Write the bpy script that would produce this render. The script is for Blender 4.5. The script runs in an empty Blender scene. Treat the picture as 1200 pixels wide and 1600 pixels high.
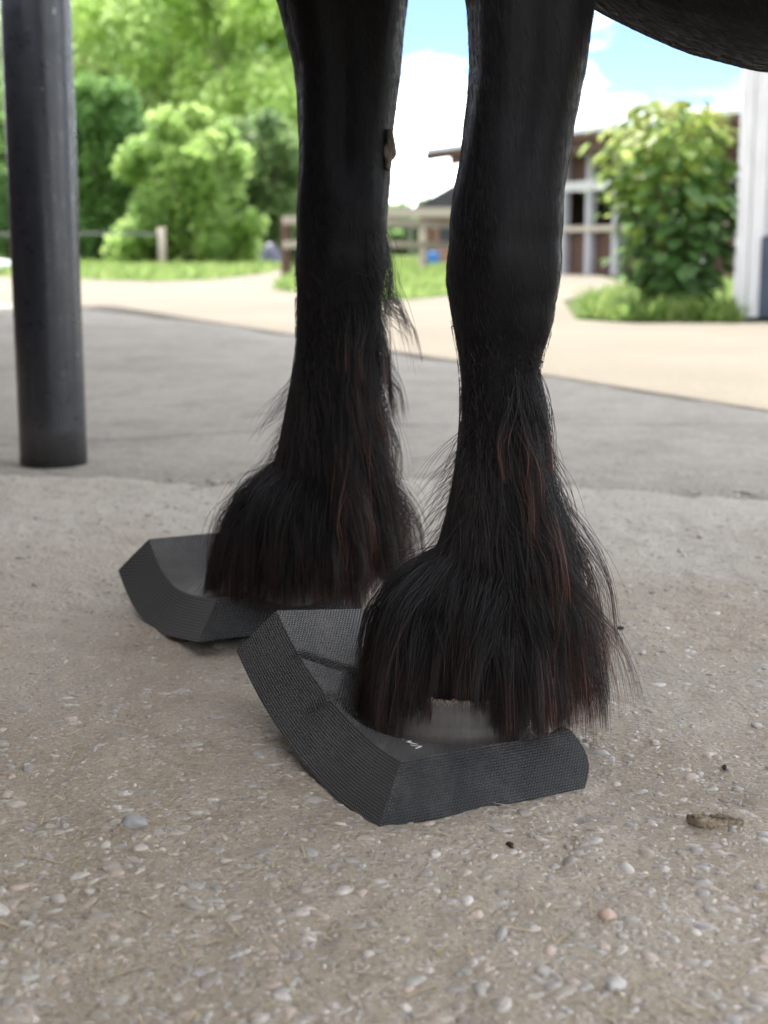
import bpy, bmesh, math, random
import numpy as np
from mathutils import Vector, Matrix

R = math.radians
S = bpy.context.scene
COL = S.collection
rng = np.random.default_rng(7)
random.seed(7)

# ------------------------------------------------------------------ camera
CAM_H, PITCH, FPX = 0.54, R(10.23), 2300.0
cd = bpy.data.cameras.new('camera')
cam = bpy.data.objects.new('camera', cd)
COL.objects.link(cam)
cam.location = (0, 0, CAM_H)
cam.rotation_euler = (R(90) - PITCH, 0, 0)
cd.sensor_fit = 'VERTICAL'
cd.sensor_height = 36.0
cd.lens = FPX * 36 / 1600
cd.clip_start, cd.clip_end = 0.05, 1500
cd.dof.use_dof = True
cd.dof.focus_distance = 1.56
cd.dof.aperture_fstop = 5.6
S.camera = cam

# ------------------------------------------------------------------ light
SUN_AZ = (-0.395, 0.919)            # towards the sun, on the ground
SUN_EL = R(64)
w = bpy.data.worlds.new('World')
S.world = w
w.use_nodes = True
wn, wl = w.node_tree.nodes, w.node_tree.links
wn.clear()
wo = wn.new('ShaderNodeOutputWorld')
bg = wn.new('ShaderNodeBackground')
bg.inputs['Strength'].default_value = 0.05
sky = wn.new('ShaderNodeTexSky')
sky.sky_type = 'NISHITA'
sky.sun_disc = False
sky.sun_elevation = SUN_EL
sky.sun_rotation = math.atan2(SUN_AZ[0], SUN_AZ[1])
sky.air_density, sky.dust_density, sky.ozone_density = 0.55, 0.2, 4.0
tc = wn.new('ShaderNodeTexCoord')
mp = wn.new('ShaderNodeMapping')
mp.inputs['Scale'].default_value = (1.0, 1.0, 3.2)
mp.inputs['Location'].default_value = (0.35, 0.2, 0.1)
cn = wn.new('ShaderNodeTexNoise')
cn.inputs['Scale'].default_value = 3.4
cn.inputs['Detail'].default_value = 7
cn.inputs['Roughness'].default_value = 0.55
cr = wn.new('ShaderNodeValToRGB')
cr.color_ramp.elements[0].position = 0.46
cr.color_ramp.elements[1].position = 0.64
cm = wn.new('ShaderNodeMix')
cm.data_type = 'RGBA'
cm.inputs['B'].default_value = (29, 28.6, 28, 1)
wl.new(tc.outputs['Generated'], mp.inputs['Vector'])
wl.new(mp.outputs['Vector'], cn.inputs['Vector'])
wl.new(cn.outputs['Fac'], cr.inputs['Fac'])
wl.new(cr.outputs['Color'], cm.inputs['Factor'])
wl.new(sky.outputs['Color'], cm.inputs['A'])
wl.new(cm.outputs['Result'], bg.inputs['Color'])
wl.new(bg.outputs['Background'], wo.inputs['Surface'])

sd = bpy.data.lights.new('sun', 'SUN')
sun = bpy.data.objects.new('sun', sd)
COL.objects.link(sun)
sd.energy = 2.0
sd.angle = R(0.55)
sd.color = (1.0, 0.95, 0.86)
sdir = Vector((SUN_AZ[0] * math.cos(SUN_EL), SUN_AZ[1] * math.cos(SUN_EL), math.sin(SUN_EL)))
sun.rotation_euler = sdir.to_track_quat('Z', 'Y').to_euler()

S.view_settings.view_transform = 'Standard'
S.view_settings.look = 'None'
S.view_settings.gamma = 1
S.view_settings.use_curve_mapping = False
S.view_settings.exposure = 2.5
S.cycles.use_denoising = True
S.cycles.use_adaptive_sampling = False
S.cycles.max_bounces = 8
S.cycles.transparent_max_bounces = 8
S.cycles.caustics_reflective = False
S.cycles.caustics_refractive = False

# ------------------------------------------------------------------ helpers
SP, CP = math.sin(PITCH), math.cos(PITCH)

def ray(x, y):
    u, v = (x - 600) / FPX, (y - 800) / FPX
    return np.array((u, CP - v * SP, -SP - v * CP))

def at(x, y, Y):
    d = ray(x, y)
    p = d * (Y / d[1])
    return np.array((p[0], p[1], p[2] + CAM_H))

def g(x, y, z=0.0):
    d = ray(x, y)
    t = (z - CAM_H) / d[2]
    return np.array((d[0] * t, d[1] * t, z))

def tag(o, label=None, cat=None, group=None, kind=None):
    if label: o['label'] = label
    if cat: o['category'] = cat
    if group: o['group'] = group
    if kind: o['kind'] = kind
    return o

def link(name, data, parent=None):
    o = bpy.data.objects.new(name, data)
    COL.objects.link(o)
    if parent is not None:
        o.parent = parent
        o.matrix_parent_inverse = Matrix.Translation(parent.location).inverted() if parent.parent is None and parent.rotation_euler[2] == 0 else Matrix()
    return o

def empty(name, loc=(0, 0, 0)):
    o = bpy.data.objects.new(name, None)
    o.location = loc
    o.empty_display_size = 0.1
    COL.objects.link(o)
    return o

class MB:
    def __init__(s):
        s.v, s.f = [], []
    def poly(s, pts):
        n = len(s.v); s.v += [tuple(p) for p in pts]; s.f.append(tuple(range(n, n + len(pts))))
    def box(s, c, ax, ay, az):
        c, ax, ay, az = map(np.asarray, (c, ax, ay, az))
        n = len(s.v)
        for k in (-1, 1):
            for i, j in ((-1, -1), (1, -1), (1, 1), (-1, 1)):
                s.v.append(tuple(c + i * ax + j * ay + k * az))
        for q in ((0, 3, 2, 1), (4, 5, 6, 7), (0, 1, 5, 4), (1, 2, 6, 5), (2, 3, 7, 6), (3, 0, 4, 7)):
            s.f.append(tuple(n + a for a in q))
    def bar(s, a, b, w, h, up=(0, 0, 1)):
        a, b, up = map(lambda q: np.asarray(q, float), (a, b, up))
        d = b - a; L = np.linalg.norm(d); d = d / L
        sd_ = np.cross(d, up); sd_ /= np.linalg.norm(sd_)
        u = np.cross(sd_, d)
        s.box((a + b) / 2, d * L / 2, sd_ * w / 2, u * h / 2)
    def tube(s, pts, rad, n=8, caps=True):
        pts = [np.asarray(p, float) for p in pts]
        rings = []
        for i, p in enumerate(pts):
            d = pts[min(i + 1, len(pts) - 1)] - pts[max(i - 1, 0)]
            d /= np.linalg.norm(d)
            a = np.cross(d, (0.3, 0.2, 0.93) if abs(d[2]) < .9 else (1, 0, 0)); a /= np.linalg.norm(a)
            b = np.cross(d, a)
            rings.append([p + rad[i] * (math.cos(t) * a + math.sin(t) * b) for t in np.linspace(0, 2 * math.pi, n, endpoint=False)])
        s.loft(rings, caps)
    def loft(s, rings, caps=True):
        n0 = len(s.v); n = len(rings[0])
        for r in rings: s.v += [tuple(p) for p in r]
        for i in range(len(rings) - 1):
            for j in range(n):
                a, b = n0 + i * n + j, n0 + i * n + (j + 1) % n
                s.f.append((a, b, b + n, a + n))
        if caps:
            s.f.append(tuple(n0 + j for j in range(n))[::-1])
            s.f.append(tuple(n0 + (len(rings) - 1) * n + j for j in range(n)))
    def mesh(s, name, m=None, smooth=False):
        me = bpy.data.meshes.new(name)
        me.from_pydata(s.v, [], s.f)
        me.update()
        if m: me.materials.append(m)
        if smooth: me.polygons.foreach_set('use_smooth', [True] * len(me.polygons))
        return me
    def build(s, name, m=None, parent=None, smooth=False, bevel=0):
        o = link(name, s.mesh(name, m, smooth), parent)
        if bevel:
            b = o.modifiers.new('bevel', 'BEVEL'); b.width = bevel; b.segments = 2; b.limit_method = 'ANGLE'
        return o

def fast_mesh(name, verts, faces, m=None, smooth=False):
    verts = np.asarray(verts, np.float32); faces = np.asarray(faces, np.int32)
    me = bpy.data.meshes.new(name)
    k = faces.shape[1]
    me.vertices.add(len(verts)); me.vertices.foreach_set('co', verts.ravel())
    me.loops.add(faces.size); me.loops.foreach_set('vertex_index', faces.ravel())
    me.polygons.add(len(faces))
    me.polygons.foreach_set('loop_start', np.arange(0, faces.size, k, dtype=np.int32))
    me.polygons.foreach_set('loop_total', np.full(len(faces), k, np.int32))
    me.update(calc_edges=True)
    if smooth: me.polygons.foreach_set('use_smooth', np.ones(len(faces), bool))
    if m: me.materials.append(m)
    return me

def face_color(me, cols, k):
    """per-face colour spread to the corners"""
    ca = me.color_attributes.new('tint', 'FLOAT_COLOR', 'CORNER')
    c = np.concatenate([cols, np.ones((len(cols), 1))], 1)
    ca.data.foreach_set('color', np.repeat(c, k, axis=0).astype(np.float32).ravel())

def vnoise(x, y, seed=0):
    r = np.random.default_rng(seed).random((256, 256))
    xi, yi = np.floor(x).astype(int), np.floor(y).astype(int)
    fx, fy = x - xi, y - yi
    fx, fy = fx * fx * (3 - 2 * fx), fy * fy * (3 - 2 * fy)
    A = lambda i, j: r[(xi + i) % 256, (yi + j) % 256]
    return (A(0, 0) * (1 - fx) + A(1, 0) * fx) * (1 - fy) + (A(0, 1) * (1 - fx) + A(1, 1) * fx) * fy - 0.5

def smooth01(x):
    x = np.clip(x, 0, 1)
    return x * x * (3 - 2 * x)

# ------------------------------------------------------------------ materials
class NT:
    def __init__(s, name, rough=0.8, spec=0.3):
        s.m = bpy.data.materials.new(name)
        s.m.use_nodes = True
        s.n, s.l = s.m.node_tree.nodes, s.m.node_tree.links
        s.b = s.n['Principled BSDF']
        s.b.inputs['Roughness'].default_value = rough
        s.b.inputs['Specular IOR Level'].default_value = spec
        s.tc = s.n.new('ShaderNodeTexCoord')
    def noise(s, scale, detail=4, rough=0.55, coord='Object', sc=(1, 1, 1), dist=0):
        mp_ = s.n.new('ShaderNodeMapping'); mp_.inputs['Scale'].default_value = sc
        s.l.new(s.tc.outputs[coord], mp_.inputs['Vector'])
        t = s.n.new('ShaderNodeTexNoise')
        t.inputs['Scale'].default_value = scale; t.inputs['Detail'].default_value = detail
        t.inputs['Roughness'].default_value = rough; t.inputs['Distortion'].default_value = dist
        s.l.new(mp_.outputs['Vector'], t.inputs['Vector'])
        return t.outputs['Fac']
    def voronoi(s, scale, feature='F1', out='Distance', coord='Object', sc=(1, 1, 1)):
        mp_ = s.n.new('ShaderNodeMapping'); mp_.inputs['Scale'].default_value = sc
        s.l.new(s.tc.outputs[coord], mp_.inputs['Vector'])
        t = s.n.new('ShaderNodeTexVoronoi'); t.feature = feature
        t.inputs['Scale'].default_value = scale
        s.l.new(mp_.outputs['Vector'], t.inputs['Vector'])
        return t.outputs[out]
    def ramp(s, fac, stops):
        r = s.n.new('ShaderNodeValToRGB')
        e = r.color_ramp.elements
        while len(e) < len(stops): e.new(0.5)
        for q, (p, c) in zip(e, stops):
            q.position = p
            q.color = (c, c, c, 1) if isinstance(c, (int, float)) else (*c, 1)
        s.l.new(fac, r.inputs['Fac'])
        return r.outputs['Color']
    def mix(s, f, a, b, mode='MIX'):
        m = s.n.new('ShaderNodeMix'); m.data_type = 'RGBA'; m.blend_type = mode
        for k, val in (('Factor', f), ('A', a), ('B', b)):
            i = m.inputs[k] if k == 'Factor' else [q for q in m.inputs if q.name == k and q.type == 'RGBA'][0]
            if isinstance(val, (int, float)) and k == 'Factor': i.default_value = val
            elif isinstance(val, (tuple, list)): i.default_value = (*val, 1)
            else: s.l.new(val, i)
        return [q for q in m.outputs if q.type == 'RGBA'][0]
    def math(s, op, a, b=0.0):
        m = s.n.new('ShaderNodeMath'); m.operation = op
        for i, val in enumerate((a, b)):
            if isinstance(val, (int, float)): m.inputs[i].default_value = val
            else: s.l.new(val, m.inputs[i])
        return m.outputs[0]
    def attr(s, name):
        a = s.n.new('ShaderNodeAttribute'); a.attribute_name = name
        return a.outputs['Color']
    def color(s, c):
        if isinstance(c, (tuple, list)): s.b.inputs['Base Color'].default_value = (*c, 1)
        else: s.l.new(c, s.b.inputs['Base Color'])
        return s
    def rough(s, f):
        s.l.new(f, s.b.inputs['Roughness']); return s
    def bump(s, h, strength=0.5, dist=0.01):
        b = s.n.new('ShaderNodeBump')
        b.inputs['Strength'].default_value = strength; b.inputs['Distance'].default_value = dist
        s.l.new(h, b.inputs['Height'])
        prev = s.b.inputs['Normal'].links
        if prev: s.l.new(prev[0].from_socket, b.inputs['Normal'])
        s.l.new(b.outputs['Normal'], s.b.inputs['Normal']); return s

def m_concrete():
    t = NT('exposed_concrete', 0.8, 0.3)
    big = t.noise(1.3, 5, .6)
    mid = t.noise(11, 6, .65)
    fine = t.noise(240, 4, .75)
    c = t.ramp(big, [(.3, (.46, .385, .29)), (.52, (.53, .46, .365)), (.75, (.58, .515, .42))])
    c = t.mix(t.ramp(mid, [(.34, .42), (.56, 0)]), c, (.32, .255, .18))
    # sand grains and the small stones of the mix: grey, tan and pale, each cell one stone
    for sc_, amt in ((260, .55), (120, .60)):
        vv = t.ramp(t.voronoi(sc_, out='Color'), [(.25, (.29, .245, .19)), (.45, (.48, .415, .33)), (.6, (.58, .52, .44)), (.72, (.70, .66, .59))])
        c = t.mix(t.ramp(t.voronoi(sc_), [(.22, amt), (.48, 0)]), c, vv)
    c = t.mix(t.ramp(fine, [(.34, .38), (.58, 0)]), c, (.29, .24, .18))
    c = t.mix(t.math('MULTIPLY', t.attr('far_lift'), 1.0), c, t.mix(t.ramp(mid, [(.35, .4), (.55, 0)]), (.58, .545, .485), (.44, .41, .36)))  # toward the yard tone, with the farther ground's extra light put into colour
    t.color(c)
    t.rough(t.ramp(t.voronoi(120), [(.2, .58), (.5, .9)]))
    t.bump(t.ramp(t.voronoi(120), [(.1, 1), (.55, 0)]), .8, .0035)
    t.bump(t.noise(42, 7, .75), .85, .012)
    t.bump(fine, .7, .0035)
    return t.m

def m_yard():
    t = NT('yard_surface', 0.88, 0.25)
    big = t.noise(.35, 6, .62, dist=.4)
    mid = t.noise(3.2, 7, .68, dist=.8)
    c = t.ramp(big, [(.32, (.315, .290, .250)), (.5, (.40, .374, .328)), (.68, (.46, .43, .378))])
    c = t.mix(t.ramp(mid, [(.34, .62), (.52, 0)]), c, (.235, .217, .19))
    c = t.mix(t.ramp(t.noise(14, 6, .7), [(.36, .45), (.52, 0)]), c, (.25, .23, .20))
    c = t.mix(t.ramp(t.noise(1.1, 5, .6, sc=(.35, 1.6, 1), dist=1.2), [(.56, 0), (.68, .4)]), c, (.47, .45, .41))
    for sc_, amt in ((150, .45), (60, .40)):
        vv = t.ramp(t.voronoi(sc_, out='Color'), [(.25, (.18, .168, .15)), (.5, (.36, .34, .31)), (.72, (.55, .53, .49))])
        c = t.mix(t.ramp(t.voronoi(sc_), [(.22, amt), (.48, 0)]), c, vv)
    # hairline cracks between worn slabs
    cr_ = t.voronoi(.38, feature='DISTANCE_TO_EDGE')
    c = t.mix(t.ramp(t.math('ADD', cr_, t.math('MULTIPLY', t.noise(6, 4), .03)), [(.016, .5), (.024, 0)]), c, (.16, .145, .125))
    t.color(c)
    t.bump(t.noise(55, 6, .75), .8, .012)
    t.bump(t.noise(3, 5, .6), .5, .05)
    return t.m

def m_sunlit_yard():
    t = NT('sunlit_yard_tone', 0.95, 0.15)  # yard beige, darkened in colour to hold down the sunlight on it
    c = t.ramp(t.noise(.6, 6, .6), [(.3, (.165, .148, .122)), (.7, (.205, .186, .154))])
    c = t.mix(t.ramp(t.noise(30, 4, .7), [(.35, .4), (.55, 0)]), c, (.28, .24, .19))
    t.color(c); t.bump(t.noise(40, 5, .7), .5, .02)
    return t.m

def m_simple(name, c, rough=.7, spec=.3, var=.25, scale=8, bump=.2, sc=(1, 1, 1)):
    t = NT(name, rough, spec)
    dark = tuple(x * (1 - var) for x in c); lite = tuple(min(1, x * (1 + var)) for x in c)
    f = t.noise(scale, 5, .6, sc=sc)
    t.color(t.ramp(f, [(.3, dark), (.7, lite)]))
    if bump: t.bump(f, bump, .01)
    return t.m

def m_leaf(name, tint=1.0, trans=.5):
    m = bpy.data.materials.new(name); m.use_nodes = True
    n, l = m.node_tree.nodes, m.node_tree.links
    n.clear()
    out = n.new('ShaderNodeOutputMaterial'); mx = n.new('ShaderNodeMixShader'); mx.inputs[0].default_value = trans
    pb = n.new('ShaderNodeBsdfPrincipled'); pb.inputs['Roughness'].default_value = .45; pb.inputs['Specular IOR Level'].default_value = .35
    tr = n.new('ShaderNodeBsdfTranslucent')
    a = n.new('ShaderNodeAttribute'); a.attribute_name = 'tint'
    hs = n.new('ShaderNodeHueSaturation'); hs.inputs['Value'].default_value = 3.4 * tint; hs.inputs['Hue'].default_value = .493; hs.inputs['Saturation'].default_value = .80
    l.new(a.outputs['Color'], pb.inputs['Base Color']); l.new(a.outputs['Color'], hs.inputs['Color'])
    l.new(hs.outputs['Color'], tr.inputs['Color'])
    l.new(pb.outputs[0], mx.inputs[1]); l.new(tr.outputs[0], mx.inputs[2]); l.new(mx.outputs[0], out.inputs[0])
    return m

def m_coat():
    t = NT('black_coat', .40, .095)
    f = t.noise(90, 4, .6, sc=(1, 1, .12))
    t.color(t.ramp(t.noise(7, 4), [(.3, (.0040, .0040, .0048)), (.75, (.0085, .0080, .0084))]))
    t.bump(f, .25, .004)
    t.rough(t.ramp(f, [(.3, .36), (.7, .52)]))
    return t.m

def m_hair(name, root, tip, start=.35, rough=.32, spec=.33):
    m = bpy.data.materials.new(name); m.use_nodes = True
    n, l = m.node_tree.nodes, m.node_tree.links
    n.clear()
    out = n.new('ShaderNodeOutputMaterial'); h = n.new('ShaderNodeBsdfPrincipled'); h.inputs['Specular IOR Level'].default_value = spec
    hi = n.new('ShaderNodeHairInfo'); cr_ = n.new('ShaderNodeValToRGB')
    e = cr_.color_ramp.elements
    e[0].position, e[1].position = start, 1.0
    e[0].color, e[1].color = (*root, 1), (*tip, 1)
    mx = n.new('ShaderNodeMix'); mx.data_type = 'RGBA'; mx.blend_type = 'MULTIPLY'; mx.inputs['Factor'].default_value = 1
    c2 = n.new('ShaderNodeValToRGB'); c2.color_ramp.elements[0].color = (.35, .35, .36, 1); c2.color_ramp.elements[1].color = (1.7, 1.5, 1.4, 1); c2.color_ramp.elements[0].position = .2; q_ = c2.color_ramp.elements.new(.90); q_.color = (1.5, 1.4, 1.35, 1); c2.color_ramp.elements[-1].position = .96; c2.color_ramp.elements[-1].color = (7, 6.2, 5.8, 1)
    l.new(hi.outputs['Intercept'], cr_.inputs['Fac']); l.new(hi.outputs['Random'], c2.inputs['Fac'])
    A = [q for q in mx.inputs if q.type == 'RGBA']
    l.new(cr_.outputs['Color'], A[0]); l.new(c2.outputs['Color'], A[1])
    l.new([q for q in mx.outputs if q.type == 'RGBA'][0], h.inputs['Base Color'])
    h.inputs['Roughness'].default_value = rough
    l.new(h.outputs[0], out.inputs[0])
    return m

def m_pad(name='textured_foam', kx=.0035, ky=.0028, bs=.0020):
    t = NT(name, .45, .55)
    sx = t.n.new('ShaderNodeSeparateXYZ'); t.l.new(t.tc.outputs['UV'], sx.inputs[0])
    k = 2 * math.pi / kx
    row = t.math('FLOOR', t.math('DIVIDE', sx.outputs['Y'], ky))
    off = t.math('MULTIPLY', t.math('MODULO', row, 2.0), kx / 2)
    a = t.math('SINE', t.math('MULTIPLY', t.math('ADD', sx.outputs['X'], off), k))
    b = t.math('SINE', t.math('MULTIPLY', sx.outputs['Y'], math.pi / ky))
    h = t.math('MULTIPLY', t.math('ADD', t.math('MULTIPLY', a, .6), t.math('ABSOLUTE', b)), .5)
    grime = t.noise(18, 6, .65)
    dust_pale = t.ramp(grime, [(.42, 0), (.75, .35)])
    top = t.math('LESS_THAN', sx.outputs['Y'], .395)          # the upper face is mixed paler than the sides
    dust_pale = t.math('MULTIPLY', dust_pale, t.math('ADD', t.math('MULTIPLY', top, 1.3), .8))
    dust_pale = t.math('ADD', dust_pale, t.math('MULTIPLY', top, .18))
    c = t.mix(dust_pale, (.022, .023, .024), (.130, .126, .116))
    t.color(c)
    t.rough(t.ramp(grime, [(.3, .36), (.7, .56)]))
    t.bump(h, 1.0, bs)
    t.bump(t.noise(25, 4), .05, .004)
    return t.m

def m_post():
    t = NT('painted_steel', .38, .5)
    sp = t.noise(38, 3, .6)
    big = t.noise(5, 5, .6, sc=(1, 1, .25))
    c = t.ramp(big, [(.3, (.0075, .0098, .0145)), (.7, (.018, .0225, .030))])
    c = t.mix(t.ramp(t.noise(9, 6, .7, sc=(2.2, 2.2, .18)), [(.60, 0), (.72, .45)]), c, (.13, .10, .08))
    c = t.mix(t.ramp(sp, [(.70, 0), (.73, .8)]), c, (.30, .30, .30))
    c = t.mix(t.ramp(t.noise(160, 2, .5), [(.74, 0), (.76, .7)]), c, (.36, .36, .35))
    c = t.mix(t.ramp(t.noise(30, 5, .7, sc=(1.5, 1.5, .10)), [(.58, 0), (.66, .35)]), c, (.085, .085, .09))
    sz = t.n.new('ShaderNodeSeparateXYZ'); t.l.new(t.tc.outputs['Object'], sz.inputs[0])
    low = t.math('ADD', sz.outputs['Z'], t.math('MULTIPLY', t.noise(20, 5, .7), -.16))
    c = t.mix(t.ramp(low, [(.0, .14), (.05, 0)]), c, (.16, .14, .115))
    t.color(c)
    t.rough(t.ramp(t.noise(24, 5, .7), [(.3, .22), (.7, .42)]))
    t.bump(t.noise(120, 3), .12, .003)
    t.bump(t.noise(14, 4), .15, .01)
    return t.m

def m_wood(name, c, var=.35, sc=(8, 8, .7), rough=.8):
    return m_simple(name, c, rough, .2, var, 6, .35, sc)

M = {}
M['concrete'] = m_concrete(); M['yard'] = m_yard(); M['sunlit_yard'] = m_sunlit_yard()
M['soil'] = m_simple('grassy_soil', (.07, .095, .03), .95, .1, .35, 2, .3)
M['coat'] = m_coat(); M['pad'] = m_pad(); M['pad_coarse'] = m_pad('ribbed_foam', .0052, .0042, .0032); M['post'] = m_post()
M['feather'] = m_hair('feather_hair', (.0040, .0036, .0039), (.022, .0125, .0100), .42, .40)
M['feather_red'] = m_hair('back_feather_hair', (.0040, .0036, .0037), (.062, .029, .021), .40, .40)
M['coathair'] = m_hair('coat_hair', (.0035, .0034, .0040), (.0060, .0056, .0060), .5, .32, .32)
M['hoof'] = None
M['white'] = m_simple('white_print', (.75, .76, .76), .6, .3, .15, 200, .1)
M['leafA'] = m_leaf('pale_leaves', 1.25, .58); M['leafB'] = m_leaf('deep_leaves', .9, .45); M['grass'] = m_leaf('grass_blades', 1.0, .5)
M['bark'] = m_simple('bark', (.10, .075, .055), .9, .15, .4, 12, .5, (1, 1, .3))
M['wood'] = m_wood('weathered_wood', (.40, .35, .285), sc=(4, 4, 4))
M['oldrail'] = m_wood('grey_old_rail', (.17, .165, .155), sc=(4, 4, 4))
M['darkwood'] = m_wood('dark_timber', (.085, .052, .036), sc=(3, 3, 3))
M['redwood'] = m_wood('red_brown_boards', (.085, .050, .036), sc=(3, 3, 3))
M['whitewood'] = m_wood('white_painted_boards', (.52, .52, .52), .12, (9, 9, .8), .6)
M['greywood'] = m_wood('grey_white_boards', (.37, .37, .385), .15, (5, 5, 1), .7)
M['metalroof'] = m_simple('pale_metal_roof', (.52, .57, .60), .45, .5, .1, 3, .05)
M['white_sheet'] = m_simple('white_roof_sheet', (.76, .76, .75), .5, .3, .05, 3, .05)  # white so the canopy underside bounces more light to the ground
M['darkroof'] = m_simple('dark_roof', (.045, .045, .048), .7, .3, .3, 4, .2)
M['brick'] = m_simple('brick_wall', (.29, .17, .12), .9, .2, .25, 5, .3)
M['blue'] = m_simple('blue_plastic', (.03, .16, .42), .4, .5, .1, 5, .05)
M['navy'] = m_simple('dark_blue_door', (.035, .048, .075), .5, .4, .2, 5, .1)
M['palepla'] = m_simple('pale_plastic', (.72, .76, .80), .4, .5, .08, 5, .05)
M['tarp'] = m_simple('blue_grey_tarp', (.075, .085, .13), .5, .4, .3, 6, .3)

def m_hoof():
    t = NT('hoof_horn', .5, .35)
    c = t.ramp(t.noise(14, 6, .65, sc=(1, 1, .5)), [(.3, (.085, .074, .066)), (.55, (.150, .138, .126)), (.8, (.215, .205, .192))])
    c = t.mix(t.ramp(t.noise(170, 4, .7, sc=(1, 1, .05)), [(.40, .16), (.6, 0)]), c, (.06, .05, .044))
    c = t.mix(t.ramp(t.noise(30, 6, .7, sc=(1, 1, .6)), [(.55, 0), (.7, .5)]), c, (.26, .24, .21))
    t.color(c); t.bump(t.noise(70, 2, .5, sc=(.05, .05, 1)), .22, .004)
    return t.m
M['hoof'] = m_hoof()
def m_pebble():
    t = NT('pebble_stone', .48, .45)
    c = t.mix(t.ramp(t.noise(160, 4, .65), [(.3, .55), (.6, 0)]), t.attr('tint'), (.2, .185, .17))
    t.color(c); t.bump(t.noise(250, 3), .25, .002)
    return t.m
M['pebble'] = m_pebble()

# ------------------------------------------------------------------ ground
mb = MB()
mb.poly([(-400, -200, -.012), (400, -200, -.012), (400, 600, -.012), (-400, 600, -.012)])
tag(mb.build('ground', M['soil']), kind='structure')
mb = MB()
pts = [(-25, -14, 0), (18, -14, 0), (14, 8, 0)] + [g(*p) for p in ((1290, 505), (1150, 503), (1000, 505), (900, 500), (880, 470), (980, 444), (930, 428), (760, 426))] \
    + [g(600, 420), g(440, 421), g(300, 424), g(120, 426), (-20, 26, 0)]
mb.poly([(p[0], p[1], -.004) for p in pts])
tag(mb.build('yard', M['yard']), kind='structure')
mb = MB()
edge_ = [(-150, 470), (60, 475), (130, 484), (240, 496), (330, 506), (400, 516), (470, 527), (560, 543), (640, 556), (720, 569), (790, 580), (860, 588), (930, 600), (1000, 611), (1100, 627), (1210, 644), (1330, 672)]  # follows the edge of the canopy's shadow
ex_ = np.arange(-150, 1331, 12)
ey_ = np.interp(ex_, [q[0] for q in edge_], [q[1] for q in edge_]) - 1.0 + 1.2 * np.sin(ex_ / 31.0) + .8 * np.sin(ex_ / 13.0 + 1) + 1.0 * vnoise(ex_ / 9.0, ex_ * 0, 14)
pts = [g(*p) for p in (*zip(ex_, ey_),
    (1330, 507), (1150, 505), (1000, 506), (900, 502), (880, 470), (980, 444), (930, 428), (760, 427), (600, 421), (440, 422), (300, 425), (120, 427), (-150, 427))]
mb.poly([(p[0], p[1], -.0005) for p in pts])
tag(mb.build('sunlit_yard_sheet', M['sunlit_yard']), kind='structure')  # sheet over the sunlit yard, coloured darker so sun and shade differ less

def apron():
    st = .0075
    xs = np.arange(-1.45, 1.45, st); ys = np.arange(.72, 3.75, st)
    X, Y = np.meshgrid(xs, ys)
    Yb = 3.42 - .12 * X + .10 * np.sin(X * 5 + 1) + .16 * vnoise(X * 3, X * 0 + 3.3, 5) + .06 * vnoise(X * 17, X * 0, 6)
    Z = .0035 + .010 * vnoise(X * 5, Y * 5, 1) + .006 * vnoise(X * 21, Y * 21, 2) + .0036 * vnoise(X * 60, Y * 60, 3)
    rim = smooth01((Yb - Y) / .10)
    Z = Z * rim + (1 - rim) * (-.014)
    # keep it level beneath the pads so that nothing pokes through
    Z = np.minimum(Z, .006)
    # a low collar of mortar round the foot of the post
    d = np.hypot(X + .84, Y - 3.70)
    ny, nx = X.shape
    V = np.stack([X, Y, Z], -1).reshape(-1, 3)
    i = np.arange(ny - 1)[:, None] * nx + np.arange(nx - 1)[None, :]
    i = i.ravel()
    F = np.stack([i, i + 1, i + nx + 1, i + nx], 1)
    keep = (Y < Yb + .05).ravel()[F].all(1)
    me = fast_mesh('concrete_apron', V, F[keep], M['concrete'], True)
    wa = me.attributes.new('far_lift', 'FLOAT', 'POINT')
    wa.data.foreach_set('value', (1 - smooth01((Yb - Y) / 2.3 + .5 * vnoise(X * 4, Y * 4, 21))).astype(np.float32).ravel())  # painted lightening, rising toward the far edge
    tag(link('concrete_apron', me), kind='structure')
    return lambda x, y: np.minimum(.006, .0035 + .010 * vnoise(x * 5, y * 5, 1) + .006 * vnoise(x * 21, y * 21, 2) + .0036 * vnoise(x * 60, y * 60, 3))
apron_z = apron()
# the rest of the apron, round the detailed part
mb = MB()
for a in (((-6, -6), (6, -6), (6, .72), (-6, .72)), ((-6, .72), (-1.45, .72), (-1.45, 3.6), (-6, 3.9)), ((1.445, .72), (6, .72), (6, 2.6), (1.445, 3.22))):
    mb.poly([(p[0], p[1], .0) for p in a])
tag(mb.build('concrete_apron', M['concrete']), kind='structure')

def ico(sub):
    bm = bmesh.new(); bmesh.ops.create_icosphere(bm, subdivisions=sub, radius=1)
    v = np.array([q.co[:] for q in bm.verts]); f = np.array([[q.index for q in p.verts] for p in bm.faces]); bm.free()
    return v, f
PAL = np.array([(.36, .35, .34), (.27, .27, .275), (.46, .44, .41), (.34, .275, .235), (.23, .235, .245), (.53, .51, .48), (.38, .315, .25), (.30, .285, .25), (.20, .19, .185), (.33, .34, .325), (.47, .37, .31)])

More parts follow.
